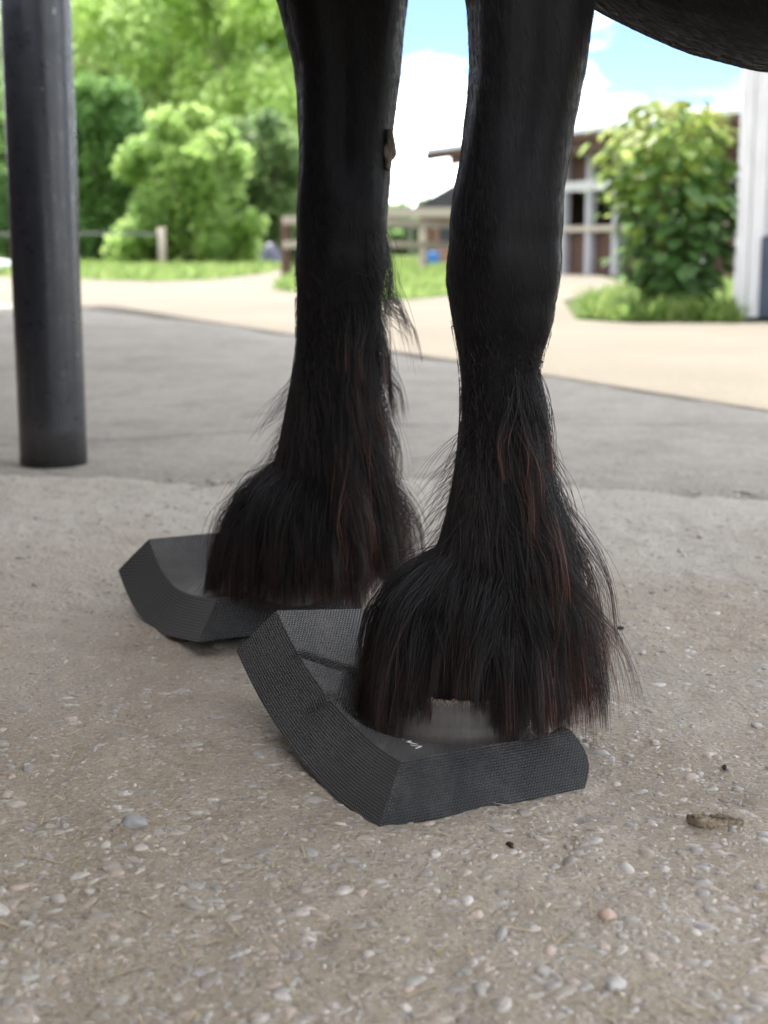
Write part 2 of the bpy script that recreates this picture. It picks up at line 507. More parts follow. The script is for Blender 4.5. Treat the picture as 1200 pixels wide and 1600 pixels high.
def pebbles():
    N1, N2 = 7600, 40000
    VV, FF, CC = [], [], []
    nv = 0
    for N, sub, smin, smax in ((N1, 2, .0032, .0098), (N2, 1, .0013, .0040)):
        bv, bf = ico(sub)
        far_ = 5.6 if sub == 1 else 3.6
        Yd = np.exp(rng.uniform(math.log(.85), math.log(far_), N))
        X = rng.uniform(-1, 1, N) * (.30 * Yd + .12)
        s = smin * (smax / smin) ** (rng.random(N) ** 1.9)
        den = vnoise(X * 9, Yd * 9, 11) + .6 * vnoise(X * 3, Yd * 3, 12)
        ok = (den > -.62 + .25 * rng.random(N)) & (rng.random(N) < np.clip((5.8 - Yd) / 2.4, 0, 1))
        X, Yd, s = X[ok], Yd[ok], s[ok]; N = len(s)
        ax = s * rng.uniform(.9, 1.6, N); ay = s * rng.uniform(.6, 1.0, N); az = s * rng.uniform(.35, .62, N)
        th = rng.uniform(0, 6.283, N)
        P = bv[None] * np.stack([ax, ay, az], 1)[:, None, :]
        ph = rng.uniform(0, 6, (N, 3))
        P = P * (1 + .13 * np.sin(bv[None, :, :1] * 3 + ph[:, None, :1]) + .11 * np.sin(bv[None, :, 1:2] * 4 + ph[:, None, 1:2]) * np.cos(2 * bv[None, :, 2:] + ph[:, None, 2:]))
        c, sn = np.cos(th)[:, None], np.sin(th)[:, None]
        x = P[..., 0] * c - P[..., 1] * sn; y = P[..., 0] * sn + P[..., 1] * c
        tx = rng.normal(0, .13, N)[:, None]; z = P[..., 2] + x * tx
        z0 = np.where(Yd < 3.36 - .12 * X, apron_z(X, Yd), -.0035) - az * rng.uniform(.38, .96, N)
        V = np.stack([x + X[:, None], y + Yd[:, None], z + z0[:, None]], -1).reshape(-1, 3)
        F = (bf[None] + (np.arange(N) * len(bv))[:, None, None]).reshape(-1, 3) + nv
        nv += len(V)
        col = PAL[rng.integers(0, len(PAL), N)] * rng.uniform(.78, 1.16, (N, 1))
        col = col * .72 + .28 * np.array((.53, .455, .36))
        VV.append(V); FF.append(F); CC.append(np.repeat(col, len(bf), 0))
    me = fast_mesh('gravel', np.concatenate(VV), np.concatenate(FF), M['pebble'], True)
    face_color(me, np.concatenate(CC), 3)
    tag(link('gravel', me), 'small grey, tan and white pebbles set in the concrete', 'gravel', kind='stuff')
pebbles()

def straw_bits():
    V, F = [], []
    N = 420
    for i in range(N):
        y = math.exp(random.uniform(math.log(.9), math.log(2.8))); x = random.uniform(-1, 1) * .3 * y
        L = random.uniform(.004, .018); a = random.uniform(0, 6.28); wd = random.uniform(.0005, .0011)
        z = float(apron_z(np.array([x]), np.array([y]))[0]) + .0022
        d = np.array((math.cos(a), math.sin(a), random.uniform(-.08, .08))); p = np.array((-d[1], d[0], 0)) * wd
        c = np.array((x, y, z)); b = np.array((0, 0, .0012))
        q = [c - d * L - p, c - d * L + p, c + p * .9 + b * .7, c - p * .9 + b * .7, c + d * L + p, c + d * L - p]
        n = len(V); V += q
        F += [(n, n + 1, n + 2, n + 3), (n + 3, n + 2, n + 4, n + 5)]
    me = fast_mesh('straw_litter', V, F, m_simple('straw', (.42, .35, .23), .8, .2, .3, 60, .1))
    tag(link('straw_litter', me), 'short bits of straw and chaff scattered over the concrete', 'litter', kind='stuff')
straw_bits()

def lump(name, c, ax, rot, m, amp=.16, sub=3, seed=1, parent=None):
    bv, bf = ico(sub)
    r = np.random.default_rng(seed); ph = r.uniform(0, 6, 6)
    k = 1 + amp * (np.sin(bv[:, :1] * 2.7 + ph[0]) * np.cos(bv[:, 1:2] * 3.1 + ph[1]) + .6 * np.sin(bv[:, 2:] * 5 + bv[:, :1] * 4 + ph[2]) + .35 * np.sin(9 * bv[:, :1] + 7 * bv[:, 1:2] + ph[3]))
    V = bv * k * np.asarray(ax)
    V = (Matrix.Rotation(rot[2], 3, 'Z') @ Matrix.Rotation(rot[0], 3, 'X') @ Matrix.Rotation(rot[1], 3, 'Y'))
    P = (bv * k * np.asarray(ax)) @ np.array(V).T
    me = fast_mesh(name, P, bf, m, True)
    o = link(name, me, None)
    o.location = c
    if parent is not None:
        o.parent = parent; o.matrix_parent_inverse = Matrix.Translation(parent.location).inverted()
    return o

p = g(212, 1297)
tag(lump('loose_pebble', (p[0], p[1], .0075), (.0135, .0072, .0075), (0, .1, .25), m_simple('grey_stone', (.27, .275, .27), .6, .3, .2, 60, .1), .1, 3, 4), 'oval pale grey pebble lying loose on the concrete below the far foam pad', 'pebble')
p = g(948, 1444)
tag(lump('loose_pebble', (p[0], p[1], .008), (.0085, .0068, .005), (0, 0, 2.2), m_simple('pink_stone', (.45, .34, .28), .6, .3, .15, 60, .1), .1, 3, 9), 'small pinkish pebble lying on the concrete in front of the flat bark chip', 'pebble')
p = g(962, 1555)
tag(lump('loose_pebble', (p[0], p[1], .008), (.0085, .0062, .005), (0, 0, .4), m_simple('white_stone', (.44, .43, .41), .6, .3, .1, 60, .1), .1, 3, 12), 'whitish round pebble closest to the bottom edge of the concrete', 'pebble')
p = g(1108, 1293)
def bark_chip():
    r = np.random.default_rng(3)
    n = 26
    a = np.linspace(0, 2 * math.pi, n, endpoint=False)
    rr = 1 + .22 * np.sin(3 * a + 1) + .15 * r.normal(size=n)
    outer = np.stack([(.0215 * rr) * np.cos(a), .0085 * rr * np.sin(a), .0035 * np.sin(2 * a) + .0015 * r.normal(size=n)], 1)
    V = np.concatenate([outer + (0, 0, .004), outer * (.6, .6, 1) + (0, 0, .0052), outer * (.97, .97, 1) - (0, 0, .002), [[0, 0, .0065]]])
    V[n:2 * n] += r.normal(size=(n, 3)) * .0012
    F = []
    for i in range(n):
        j = (i + 1) % n
        F += [(i, j, n + j), (i, n + j, n + i), (n + i, n + j, 3 * n), (2 * n + i, i, j), (2 * n + i, j, 2 * n + j)][0:5]
        F[-2:] = [(j, i, 2 * n + i), (j, 2 * n + i, 2 * n + j)]
    o = link('bark_chip', fast_mesh('bark_chip', V, F, m_simple('dry_bark', (.30, .245, .175), .95, .1, .5, 220, .9)))
    o.location = (p[0], p[1], .004); o.rotation_euler = (0, .05, -.15)
    tag(o, 'flat brown flaky chip of bark lying alone on the concrete', 'bark chip')
bark_chip()
for i, (x, y, s_, lab) in enumerate(((970, 986, .006, 'small dark crumb on the concrete beside the hanging feather hair'), (1131, 1205, .0052, 'dark crumb on the concrete behind the flat bark chip'), (797, 1328, .006, 'dark crumb just in front of the near foam pad'))):
    q = g(x, y)
    tag(lump('dirt_crumb', (q[0], q[1], .0045), (s_ * .75, s_ * .5, s_ * .5), (.2, .1, i), m_simple('dirt_%d' % i, (.045, .036, .028), .95, .1, .4, 90, .4), .3, 2, 20 + i), lab, 'crumb')

# ------------------------------------------------------------------ canopy over the horse
E = np.array((-.395, .919, 0)); E /= np.linalg.norm(E)       # along the eave
W = np.array((E[1], -E[0], 0))                                # across, outwards
EV = np.array((-3.08, 15.1, 3.0))                             # far corner of the eave
def canopy():
    root = empty('canopy_roof', tuple(EV - np.array((0, 0, 3.0))))
    LEN, WID = 15.8, 3.3
    for k in range(int(LEN / .9)):
        a = EV - E * (.45 + k * .9)
        mb_ = MB()
        c = a - W * WID / 2 + np.array((0, 0, .10))
        mb_.box(c, E * .447, W * WID / 2 * 1.0, np.array((0, 0, .014)) )
        mb_.build('roof_panel', M['white_sheet'], root)
    for off, h in ((.12, .20), (WID / 2, .20), (WID - .12, .2)):
        mb_ = MB(); mb_.bar(EV - W * off + (0, 0, -.02), EV - W * off - E * LEN + (0, 0, -.02), .12, h)
        mb_.build('beam', M['darkwood'], root)
    for k in range(10):
        a = EV - E * (.1 + k * 1.7)
        mb_ = MB(); mb_.bar(a - W * .01 + (0, 0, .083), a - W * (WID - .01) + (0, 0, .083), .07, .004 + .0 * k)
    tag(root, 'long flat timber and metal canopy roof over the standing place', 'roof')
canopy()
def light_block_wall():  # added wall, out of view, sized to cut the light from the left
    root = empty('light_block_wall', tuple(EV - W * 3.42 - E * 9 - (0, 0, 3.0)))
    a, b = EV - W * 3.42 - (0, 0, 2.3), EV - W * 3.42 - E * 15.5 - (0, 0, 2.3)
    mb_ = MB(); mb_.bar(a, b, .12, 1.4); mb_.build('boarding', M['darkwood'], root)
    mb_ = MB(); mb_.bar(a - (0, 0, .63), b - (0, 0, .63), .2, .2); mb_.build('plinth', M['concrete'], root)
    tag(root, 'unseen dark timber wall added to block light from the left', 'wall')
light_block_wall()

def post():
    c = g(84, 722)
    root = empty('canopy_post', (c[0], c[1], 0))
    rad = .084
    mb_ = MB()
    n = 48
    rings = []
    for z in np.linspace(-.01, 2.88, 30):
        ring = []
        for t in np.linspace(0, 2 * math.pi, n, endpoint=False):
            rr = rad + .0012 * math.exp(-(((t - 5.05 + math.pi) % (2 * math.pi) - math.pi) / .07) ** 2) + .0004 * math.sin(z * 9 + t * 3)
            ring.append((c[0] + rr * math.cos(t), c[1] + rr * math.sin(t), z))
        rings.append(ring)
    mb_.loft(rings)
    mb_.build('pole', M['post'], root, True)
    tag(root, 'round dark blue-grey steel post carrying the canopy roof', 'post')
post()

# ------------------------------------------------------------------ foam pads
PW = np.array((.885, .466)); PL = np.array((-.466, .885))
HA = R(22)
HEAD = np.array((-math.cos(HA), math.sin(HA)))               # the way the horse faces
LAT = np.array((-HEAD[1], HEAD[0]))                          # towards the horse's left... (rotated +90)
def hoof_frame(c):
    return lambda x, y: ((x - c[0]) * HEAD[0] + (y - c[1]) * HEAD[1], (x - c[0]) * LAT[0] + (y - c[1]) * LAT[1])

def make_pad(org, zcurve, hoof_c, hoof_ab, sink, kinks, label, WD=.236, twist=0.0, reach=1.36, mat='pad'):
    TH = .05
    lk = np.array([q[0] for q in zcurve]); zk = np.array([q[1] for q in zcurve])
    # smooth cubic through the knots
    cf = np.polyfit(lk, zk, min(4, len(lk) - 1))
    zb = lambda l: np.maximum(np.polyval(cf, l), .0012)
    dz = lambda l: np.where(np.polyval(cf, l) > .0012, np.polyval(np.polyder(cf), l), 0)
    Lend = lk[-1]
    nw, nl, nh = 84, 124, 9
    hf = hoof_frame(hoof_c)
    def P(wf, lf, h):
        """wf, lf 0..1, h 0..1 (0 bottom, 1 top)"""
        l0 = .034 * h; l1 = Lend + .014 * h
        w0 = .043 * h; w1 = WD + .014 * np.sin(math.pi * h) * (1 - .3 * h) + .006 * h
        l = l0 + lf * (l1 - l0); w_ = w0 + wf * (w1 - w0)
        x = org[0] + w_ * PW[0] + l * PL[0]; y = org[1] + w_ * PW[1] + l * PL[1]
        a, b = hf(x, y)
        dist = np.sqrt((a / hoof_ab[0]) ** 2 + (b / hoof_ab[1]) ** 2)
        th = TH - sink * smooth01((reach - dist) / .40)
        for (wa, la, wb, lb, dep, wid) in kinks:
            dx, dy = wb - wa, lb - la
            L2 = dx * dx + dy * dy
            t = np.clip(((w_ - wa) * dx + (l - la) * dy) / L2, 0, 1)
            dd = np.hypot(w_ - wa - t * dx, l - la - t * dy)
            th = th - dep * np.exp(-(dd / wid) ** 2) * (1 - .5 * t)
        s = dz(l); nrm = np.sqrt(1 + s * s)
        hh = h * th
        lo = -s / nrm * hh
        z = zb(l) + hh / nrm - twist * (w_ / .24) * np.clip(l / Lend, 0, 1.1) ** 2
        x = x + lo * PL[0]; y = y + lo * PL[1]
        return np.stack([x, y, z], -1), w_, l
    V, F, U = [], [], []
    def sheet(wf, lf, h, uv, flip=False):
        p_, w_, l_ = P(wf, lf, h)
        ny, nx = wf.shape
        n0 = sum(len(q) for q in V)
        V.append(p_.reshape(-1, 3)); U.append(uv(w_, l_, h).reshape(-1, 2))
        i = (np.arange(ny - 1)[:, None] * nx + np.arange(nx - 1)[None, :]).ravel() + n0
        f = np.stack([i, i + 1, i + nx + 1, i + nx], 1)
        F.append(f[:, ::-1] if flip else f)
    a, b = np.linspace(0, 1, nw), np.linspace(0, 1, nl); hs = np.linspace(0, 1, nh)
    A, B = np.meshgrid(a, b)
    sheet(A, B, np.ones_like(A), lambda w_, l_, h: np.stack([w_, l_], -1))
    sheet(A, B, np.zeros_like(A), lambda w_, l_, h: np.stack([w_, l_], -1), True)
    A, H = np.meshgrid(a, hs)
    sheet(A, np.zeros_like(A), H, lambda w_, l_, h: np.stack([w_, h * .058 + .4], -1))
    sheet(A, np.ones_like(A), H, lambda w_, l_, h: np.stack([w_, h * .05 + .6], -1), True)
    B, H = np.meshgrid(b, hs)
    sheet(np.zeros_like(B), B, H, lambda w_, l_, h: np.stack([l_, h * .062 + .8], -1), True)
    sheet(np.ones_like(B), B, H, lambda w_, l_, h: np.stack([l_, h * .05 + 1.0], -1))
    V = np.concatenate(V); F = np.concatenate(F); U = np.concatenate(U)
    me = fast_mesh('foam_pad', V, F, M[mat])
    uv = me.uv_layers.new(name='UVMap')
    uv.data.foreach_set('uv', U[F.ravel()].astype(np.float32).ravel())
    bm = bmesh.new(); bm.from_mesh(me)
    bmesh.ops.remove_doubles(bm, verts=bm.verts, dist=.00005)
    bm.normal_update()
    for f in bm.faces: f.smooth = True
    for e in bm.edges:
        if len(e.link_faces) == 2 and e.calc_face_angle(0) > R(28): e.smooth = False
    bm.to_mesh(me); bm.free()
    # put the origin at the pad's corner
    o = link('foam_pad', me)
    me.transform(Matrix.Translation((-org[0], -org[1], 0)))
    o.location = (org[0], org[1], 0)
    tag(o, label, 'foam pad', 'foam pads under the hooves')
    return o, P

PAD1 = np.array((-.006, 1.304)); PAD2 = np.array((-.245, 1.882))
HOOF1 = np.array((.068, 1.518)); HOOF2 = np.array((-.172, 2.060))
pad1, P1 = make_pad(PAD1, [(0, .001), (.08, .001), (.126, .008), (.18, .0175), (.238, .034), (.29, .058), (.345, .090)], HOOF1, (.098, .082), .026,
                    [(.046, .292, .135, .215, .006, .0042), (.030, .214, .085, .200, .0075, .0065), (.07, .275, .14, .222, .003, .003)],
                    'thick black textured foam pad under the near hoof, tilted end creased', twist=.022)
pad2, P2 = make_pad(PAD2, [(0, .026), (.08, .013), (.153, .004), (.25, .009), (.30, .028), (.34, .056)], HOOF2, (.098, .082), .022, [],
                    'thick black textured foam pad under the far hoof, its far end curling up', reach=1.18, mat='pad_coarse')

def lettering():
    zt = .050
    strokes = [((609, 1147), (613.5, 1149)), ((618.5, 1151), (623.5, 1153.5)), ((624, 1154.3), (632, 1156.2)), ((628.8, 1158.3), (640, 1156.8)), ((636, 1162), (644, 1159.8)), ((636, 1162), (652, 1164.8)), ((641.5, 1166), (651, 1167.8)), ((651, 1167.8), (659, 1168.2)), ((659, 1168.2), (649.5, 1172))]
    from mathutils.bvhtree import BVHTree
    me = pad1.data
    bv = BVHTree.FromPolygons([v.co + pad1.location for v in me.vertices], [tuple(p_.vertices) for p_ in me.polygons])
    mb_ = MB()
    n = 9
    for a, b in strokes:
        a, b = np.array(a, float), np.array(b, float)
        ga, gb = g(*a, zt)[:2], g(*b, zt)[:2]
        d = gb - ga; L = np.linalg.norm(d); d /= L; pr = np.array((-d[1], d[0])) * .0011
        row = []
        for t in np.linspace(0, 1, n):
            for s_ in (-1, 1):
                q = ga + d * L * t + pr * s_
                h = bv.ray_cast(Vector((q[0], q[1], .3)), Vector((0, 0, -1)))
                z = h[0].z if h[0] else zt
                row.append((q[0], q[1], z + .0005))
        n0 = len(mb_.v); mb_.v += row
        for i in range(n - 1): mb_.f.append((n0 + 2 * i, n0 + 2 * i + 1, n0 + 2 * i + 3, n0 + 2 * i + 2))
    mb_.build('lettering', M['white'], pad1)
lettering()

# ------------------------------------------------------------------ horse
def rows_to_leg(rows, Y0, shift, ks):
    out = []
    for (y, xl, xr) in rows:
        z = at(600, y, Y0)[2]
        Yc = Y0 + shift(z)
        a, b = at(xl, y, Yc), at(xr, y, Yc)
        hw = (b[0] - a[0]) / 2
        k = np.interp(z, ks[0], ks[1])
        ra = hw / math.sqrt(math.cos(HA) ** 2 + (k * math.sin(HA)) ** 2)
        out.append((a[2], (a[0] + b[0]) / 2, Yc, ra, ra * k))
    out = np.array(sorted(out))
    return dict(z=out[:, 0], cx=out[:, 1], cy=out[:, 2], a=out[:, 3], b=out[:, 4])

KS = ((.03, .08, .2, .28, .36, .44, .53, .65, .8), (.86, .9, .86, .86, .74, .74, .98, .82, .85))
leg1 = rows_to_leg([(0, 727, 926), (50, 729, 919), (100, 731, 912), (150, 727, 902), (200, 720, 892), (250, 716, 886), (300, 708, 880), (340, 704, 879), (370, 702, 877), (400, 700, 875), (450, 698, 871), (500, 706, 864), (550, 716, 848), (600, 721, 836),
                    (650, 721, 834), (700, 718, 838), (750, 711, 848), (800, 701, 858), (850, 688, 852), (900, 670, 838), (950, 648, 826), (1000, 628, 822), (1040, 612, 824), (1080, 606, 826)], 1.5, lambda z: .018 * (1 - min(1, z / .35)), KS)
leg2 = rows_to_leg([(0, 430, 635), (50, 443, 628), (100, 455, 624), (150, 460, 618), (200, 462, 611), (250, 463, 607), (300, 463, 607), (350, 463, 605), (400, 462, 602), (450, 462, 598), (500, 463, 588), (550, 462, 580), (600, 455, 575), (650, 446, 572), (700, 436, 574),
                    (750, 422, 572), (790, 400, 562), (830, 370, 548), (860, 352, 540), (890, 343, 535)], 1.97, lambda z: .085 * (1 - min(1, z / .35)), KS)

def leg_rings(L, detail):
    zs = np.concatenate([np.arange(L['z'][0], L['z'][-1], .0085), [L['z'][-1]]])
    rings = []
    N = 40
    sm = lambda key: np.interp(zs, L['z'], L[key])
    cx, cy, a, b = sm('cx'), sm('cy'), sm('a'), sm('b')
    for i, z in enumerate(zs):
        r_ = []
        for t in np.linspace(0, 2 * math.pi, N, endpoint=False):     # t = 0 at the back
            k = 1.0
            can = math.exp(-((z - .43) / .07) ** 2)
            k -= .16 * can * (math.exp(-((abs((t + math.pi) % (2 * math.pi) - math.pi) - 1.25) / .28) ** 2))
            arm = smooth01((z - .58) / .08)
            k += arm * (.06 * math.sin(3 * t + 1.0 + 2 * z) + .045 * math.sin(5 * t + z * 7) - .11 * math.exp(-(((t - 1.15 - .8 * (z - .6) + math.pi) % (2 * math.pi) - math.pi) / .16) ** 2))
            kn = math.exp(-((z - .52) / .05) ** 2)
            k += kn * (.06 * math.cos(4 * t) - .09 * math.exp(-(((t - 1.9 + math.pi) % (2 * math.pi) - math.pi) / .22) ** 2)) - .03 * math.exp(-((z - .485) / .012) ** 2) - .03 * math.exp(-((z - .545) / .012) ** 2)
            ca, sa = math.cos(t) * a[i] * k, math.sin(t) * b[i] * k
            r_.append((cx[i] - HEAD[0] * ca + LAT[0] * sa, cy[i] - HEAD[1] * ca + LAT[1] * sa, z))
        rings.append(r_)
    # into the trunk
    zt, c0 = zs[-1], np.array((cx[-1], cy[-1]))
    for dz_, grow, sh in ((.06, 1.18, -.01), (.13, 1.42, -.02), (.22, 1.7, -.02), (.32, 1.8, 0)):
        a_, b_ = a[-1] * grow, b[-1] * min(grow, 1.25)
        c = c0 - HEAD * sh
        rings.append([(c[0] - HEAD[0] * math.cos(t) * a_ + LAT[0] * math.sin(t) * b_, c[1] - HEAD[1] * math.cos(t) * a_ + LAT[1] * math.sin(t) * b_, zt + dz_) for t in np.linspace(0, 2 * math.pi, N, endpoint=False)])
    return rings

TR0 = np.array((-.03, 1.75))
def tp(d, s, z):
    """trunk point: d backwards, s sideways, z up"""
    return (TR0[0] - HEAD[0] * d + LAT[0] * s, TR0[1] - HEAD[1] * d + LAT[1] * s, z)

def horse():
    mb_ = MB()
    mb_.loft(leg_rings(leg1, 0)); mb_.loft(leg_rings(leg2, 1))
    st = [(-.40, 1.02, 1.30, .10), (-.34, .96, 1.40, .19), (-.22, .91, 1.50, .26), (-.08, .89, 1.55, .29), (.06, .88, 1.58, .30), (.15, .855, 1.57, .305), (.22, .822, 1.55, .31), (.287, .783, 1.53, .315), (.33, .761, 1.52, .32), (.372, .742, 1.51, .325), (.44, .722, 1.49, .33), (.52, .712, 1.48, .335),
          (.65, .705, 1.47, .345), (.85, .71, 1.47, .345), (1.05, .75, 1.49, .335), (1.25, .83, 1.52, .32), (1.42, .92, 1.53, .29), (1.56, .98, 1.48, .23), (1.66, 1.06, 1.40, .13)]
    rings = []
    for d, zb_, zt_, hw in st:
        zc, hz = (zb_ + zt_) / 2, (zt_ - zb_) / 2
        ring = []
        for t in np.linspace(0, 2 * math.pi, 48, endpoint=False):
            c, s_ = math.cos(t), math.sin(t)
            e = .86
            ring.append(tp(d, hw * math.copysign(abs(s_) ** e, s_), zc - hz * math.copysign(abs(c) ** .95, c)))
        rings.append(ring)
    mb_.loft(rings)
    # neck and head
    nk = [(-.12, 1.30, .19, .33), (-.32, 1.48, .15, .27), (-.52, 1.68, .12, .22), (-.70, 1.88, .10, .18), (-.80, 2.00, .085, .14)]
    rings = []
    for d, z, hw, hh in nk:
        rings.append([tp(d + .7 * hh * math.cos(t), hw * math.sin(t), z + .7 * hh * math.cos(t) * 1.0) for t in np.linspace(0, 2 * math.pi, 24, endpoint=False)])
    mb_.loft(rings)
    hd = [(-.72, 2.03, .08, .10), (-.82, 1.98, .10, .15), (-.93, 1.86, .095, .15), (-1.02, 1.72, .075, .11), (-1.10, 1.58, .06, .085), (-1.15, 1.50, .058, .07), (-1.17, 1.46, .03, .03)]
    rings = []
    for d, z, hw, hh in hd:
        rings.append([tp(d - .75 * hh * math.cos(t), hw * math.sin(t), z + .6 * hh * math.cos(t)) for t in np.linspace(0, 2 * math.pi, 24, endpoint=False)])
    mb_.loft(rings)
    for s_ in (-.06, .06):
        mb_.tube([tp(-.74, s_, 2.03), tp(-.73, s_ * 1.25, 2.12), tp(-.75, s_ * 1.3, 2.20)], [.03, .028, .006], 10)
    # hind legs
    for s_, dd in ((-.17, .05), (.17, -.08)):
        rows = [(1.42, 1.15, .24, .13), (1.44, .98, .19, .11), (1.45, .84, .12, .085), (1.52, .70, .085, .07), (1.60, .58, .075, .055), (1.64, .50, .062, .05), (1.62, .42, .045, .037), (1.61, .30, .040, .034), (1.60, .22, .052, .045), (1.57, .14, .048, .045), (1.54, .07, .066, .060)]
        rings = []
        for d, z, a, b in rows:
            rings.append([tp(d + dd + a * math.cos(t), s_ + b * math.sin(t), z) for t in np.linspace(0, 2 * math.pi, 24, endpoint=False)])
        mb_.loft(rings)
    me = mb_.mesh('horse', M['coat'])
    tmp = bpy.data.objects.new('horse_tmp', me); COL.objects.link(tmp)
    r_ = tmp.modifiers.new('r', 'REMESH'); r_.mode = 'VOXEL'; r_.voxel_size = .0068; r_.use_smooth_shade = True
    sm = tmp.modifiers.new('s', 'SMOOTH'); sm.factor = .5; sm.iterations = 5
    dg = bpy.context.evaluated_depsgraph_get()
    me2 = bpy.data.meshes.new_from_object(tmp.evaluated_get(dg))
    bpy.data.objects.remove(tmp)
    me2.name = 'horse'
    if not me2.materials: me2.materials.append(M['coat'])
    me2.polygons.foreach_set('use_smooth', [True] * len(me2.polygons))
    o = link('horse', me2)
    tag(o, 'black horse with feathered legs standing on two foam pads', 'horse')
    return o
HORSE = horse()

def make_hoof(c, zbot, ztop, leg):
    mb_ = MB()
    rings = []
    n = 48
    topc = np.array((np.interp(ztop, leg['z'], leg['cx']), np.interp(ztop, leg['z'], leg['cy'])))
    ta, tb = np.interp(ztop, leg['z'], leg['a']) * 1.01, np.interp(ztop, leg['z'], leg['b']) * 1.01
    for k in np.linspace(0, 1, 12):
        cc = np.asarray(c) * (1 - k) + topc * k
        a, b = .092 * (1 - k) + ta * k, .076 * (1 - k) + tb * k
        if k < .05: a, b = a * .985, b * .985
        ring = []
        for t in np.linspace(0, 2 * math.pi, n, endpoint=False):
            rr = 1 + .008 * math.sin(k * 21 + 1) - .09 * (1 - k) * math.exp(-(((t + math.pi) % (2 * math.pi) - math.pi) / .35) ** 2)
            ca, sa = math.cos(t) * a * rr, math.sin(t) * b * rr
            ring.append((cc[0] - HEAD[0] * ca + LAT[0] * sa, cc[1] - HEAD[1] * ca + LAT[1] * sa, zbot + k * (ztop - zbot)))
        rings.append(ring)
    mb_.loft(rings)
    return mb_.build('hoof', M['hoof'], HORSE, True), rings
h1, hr1 = make_hoof(HOOF1, .0245, .083, leg1)
h2, hr2 = make_hoof(HOOF2, .030, .090, leg2)
for s_, dd in ((-.17, .05), (.17, -.08)):
    mb_ = MB()
    mb_.loft([[tp(1.52 + dd - k * .0 + a * math.cos(t), s_ + a * .88 * math.sin(t), z) for t in np.linspace(0, 2 * math.pi, 32, endpoint=False)] for k, a, z in ((0, .086, 0.002), (1, .070, .085))])
    mb_.build('hoof', M['hoof'], HORSE, True)

def coronet_band():
    """crusty pale rim where hair meets horn on the side of the near hoof"""
    V, F, nv = [], [], 0
    bv, bf = ico(1)
    r = np.random.default_rng(5)
    ring = np.array(hr1[-1])
    ang = np.linspace(0, 2 * math.pi, len(ring), endpoint=False)
    for i in range(210):
        t = r.uniform(.55, 2.1)       # the side that faces the yard
        p_ = np.array([np.interp(t, ang, ring[:, k]) for k in range(3)])
        p_[2] += r.normal(0, .0016) - .003
        V.append(bv * r.uniform(.0008, .0021, 3) + p_); F.append(bf + nv); nv += len(bv)
    me = fast_mesh('coronet_band', np.concatenate(V), np.concatenate(F), m_simple('horn_crust', (.30, .26, .20), .9, .2, .4, 200, .3), True)
    tag(link('coronet_band', me, HORSE), kind='stuff')
coronet_band()

# chestnut: the horny growth on the inside of the far forearm
p = at(607, 234, 1.95)
ch = lump('chestnut', tuple(p), (.0095, .009, .021), (.1, .1, .3), m_simple('chestnut_horn', (.175, .150, .125), .9, .2, .5, 160, .9, (1, 1, .25)), .30, 4, 2, HORSE)

# ------------------------------------------------------------------ hair
def tri_sample(me, n, mask_fn):
    me.calc_loop_triangles()
    T = np.empty(len(me.loop_triangles) * 3, np.int32); me.loop_triangles.foreach_get('vertices', T); T = T.reshape(-1, 3)
    V = np.empty(len(me.vertices) * 3, np.float32); me.vertices.foreach_get('co', V); V = V.reshape(-1, 3).astype(float)
    N = np.empty(len(me.vertices) * 3, np.float32); me.vertex_normals.foreach_get('vector', N); N = N.reshape(-1, 3).astype(float)
    C = V[T].mean(1)
    T = T[mask_fn(C)]
    a, b, c = V[T[:, 0]], V[T[:, 1]], V[T[:, 2]]
    ar = np.linalg.norm(np.cross(b - a, c - a), axis=1); ar /= ar.sum()
    idx = rng.choice(len(T), n, p=ar)
    u, v = rng.random(n), rng.random(n); f = u + v > 1; u[f], v[f] = 1 - u[f], 1 - v[f]
    w_ = np.stack([1 - u - v, u, v], 1)[..., None]
    P_ = (V[T[idx]] * w_).sum(1); Q = (N[T[idx]] * w_).sum(1)
    Q /= np.linalg.norm(Q, axis=1, keepdims=True)
    return P_, Q

def legpar(L, P_):
    cx, cy = np.interp(P_[..., 2], L['z'], L['cx']), np.interp(P_[..., 2], L['z'], L['cy'])
    a, b = np.interp(P_[..., 2], L['z'], L['a']), np.interp(P_[..., 2], L['z'], L['b'])
    dx, dy = P_[..., 0] - cx, P_[..., 1] - cy
    f = dx * HEAD[0] + dy * HEAD[1]; s_ = dx * LAT[0] + dy * LAT[1]
    return f, s_, a, b, cx, cy

def hair_obj(name, pts, rad, mat, parent, kind='stuff'):
    n, k, _ = pts.shape
    hc = bpy.data.hair_curves.new(name)
    hc.add_curves([k] * n)
    hc.position_data.foreach_set('vector', pts.astype(np.float32).ravel())
    ra = hc.attributes.get('radius') or hc.attributes.new('radius', 'FLOAT', 'POINT')
    ra.data.foreach_set('value', rad.astype(np.float32).ravel())
    hc.materials.append(mat)
    o = link(name, hc, parent)
    tag(o, kind=kind)
    return o

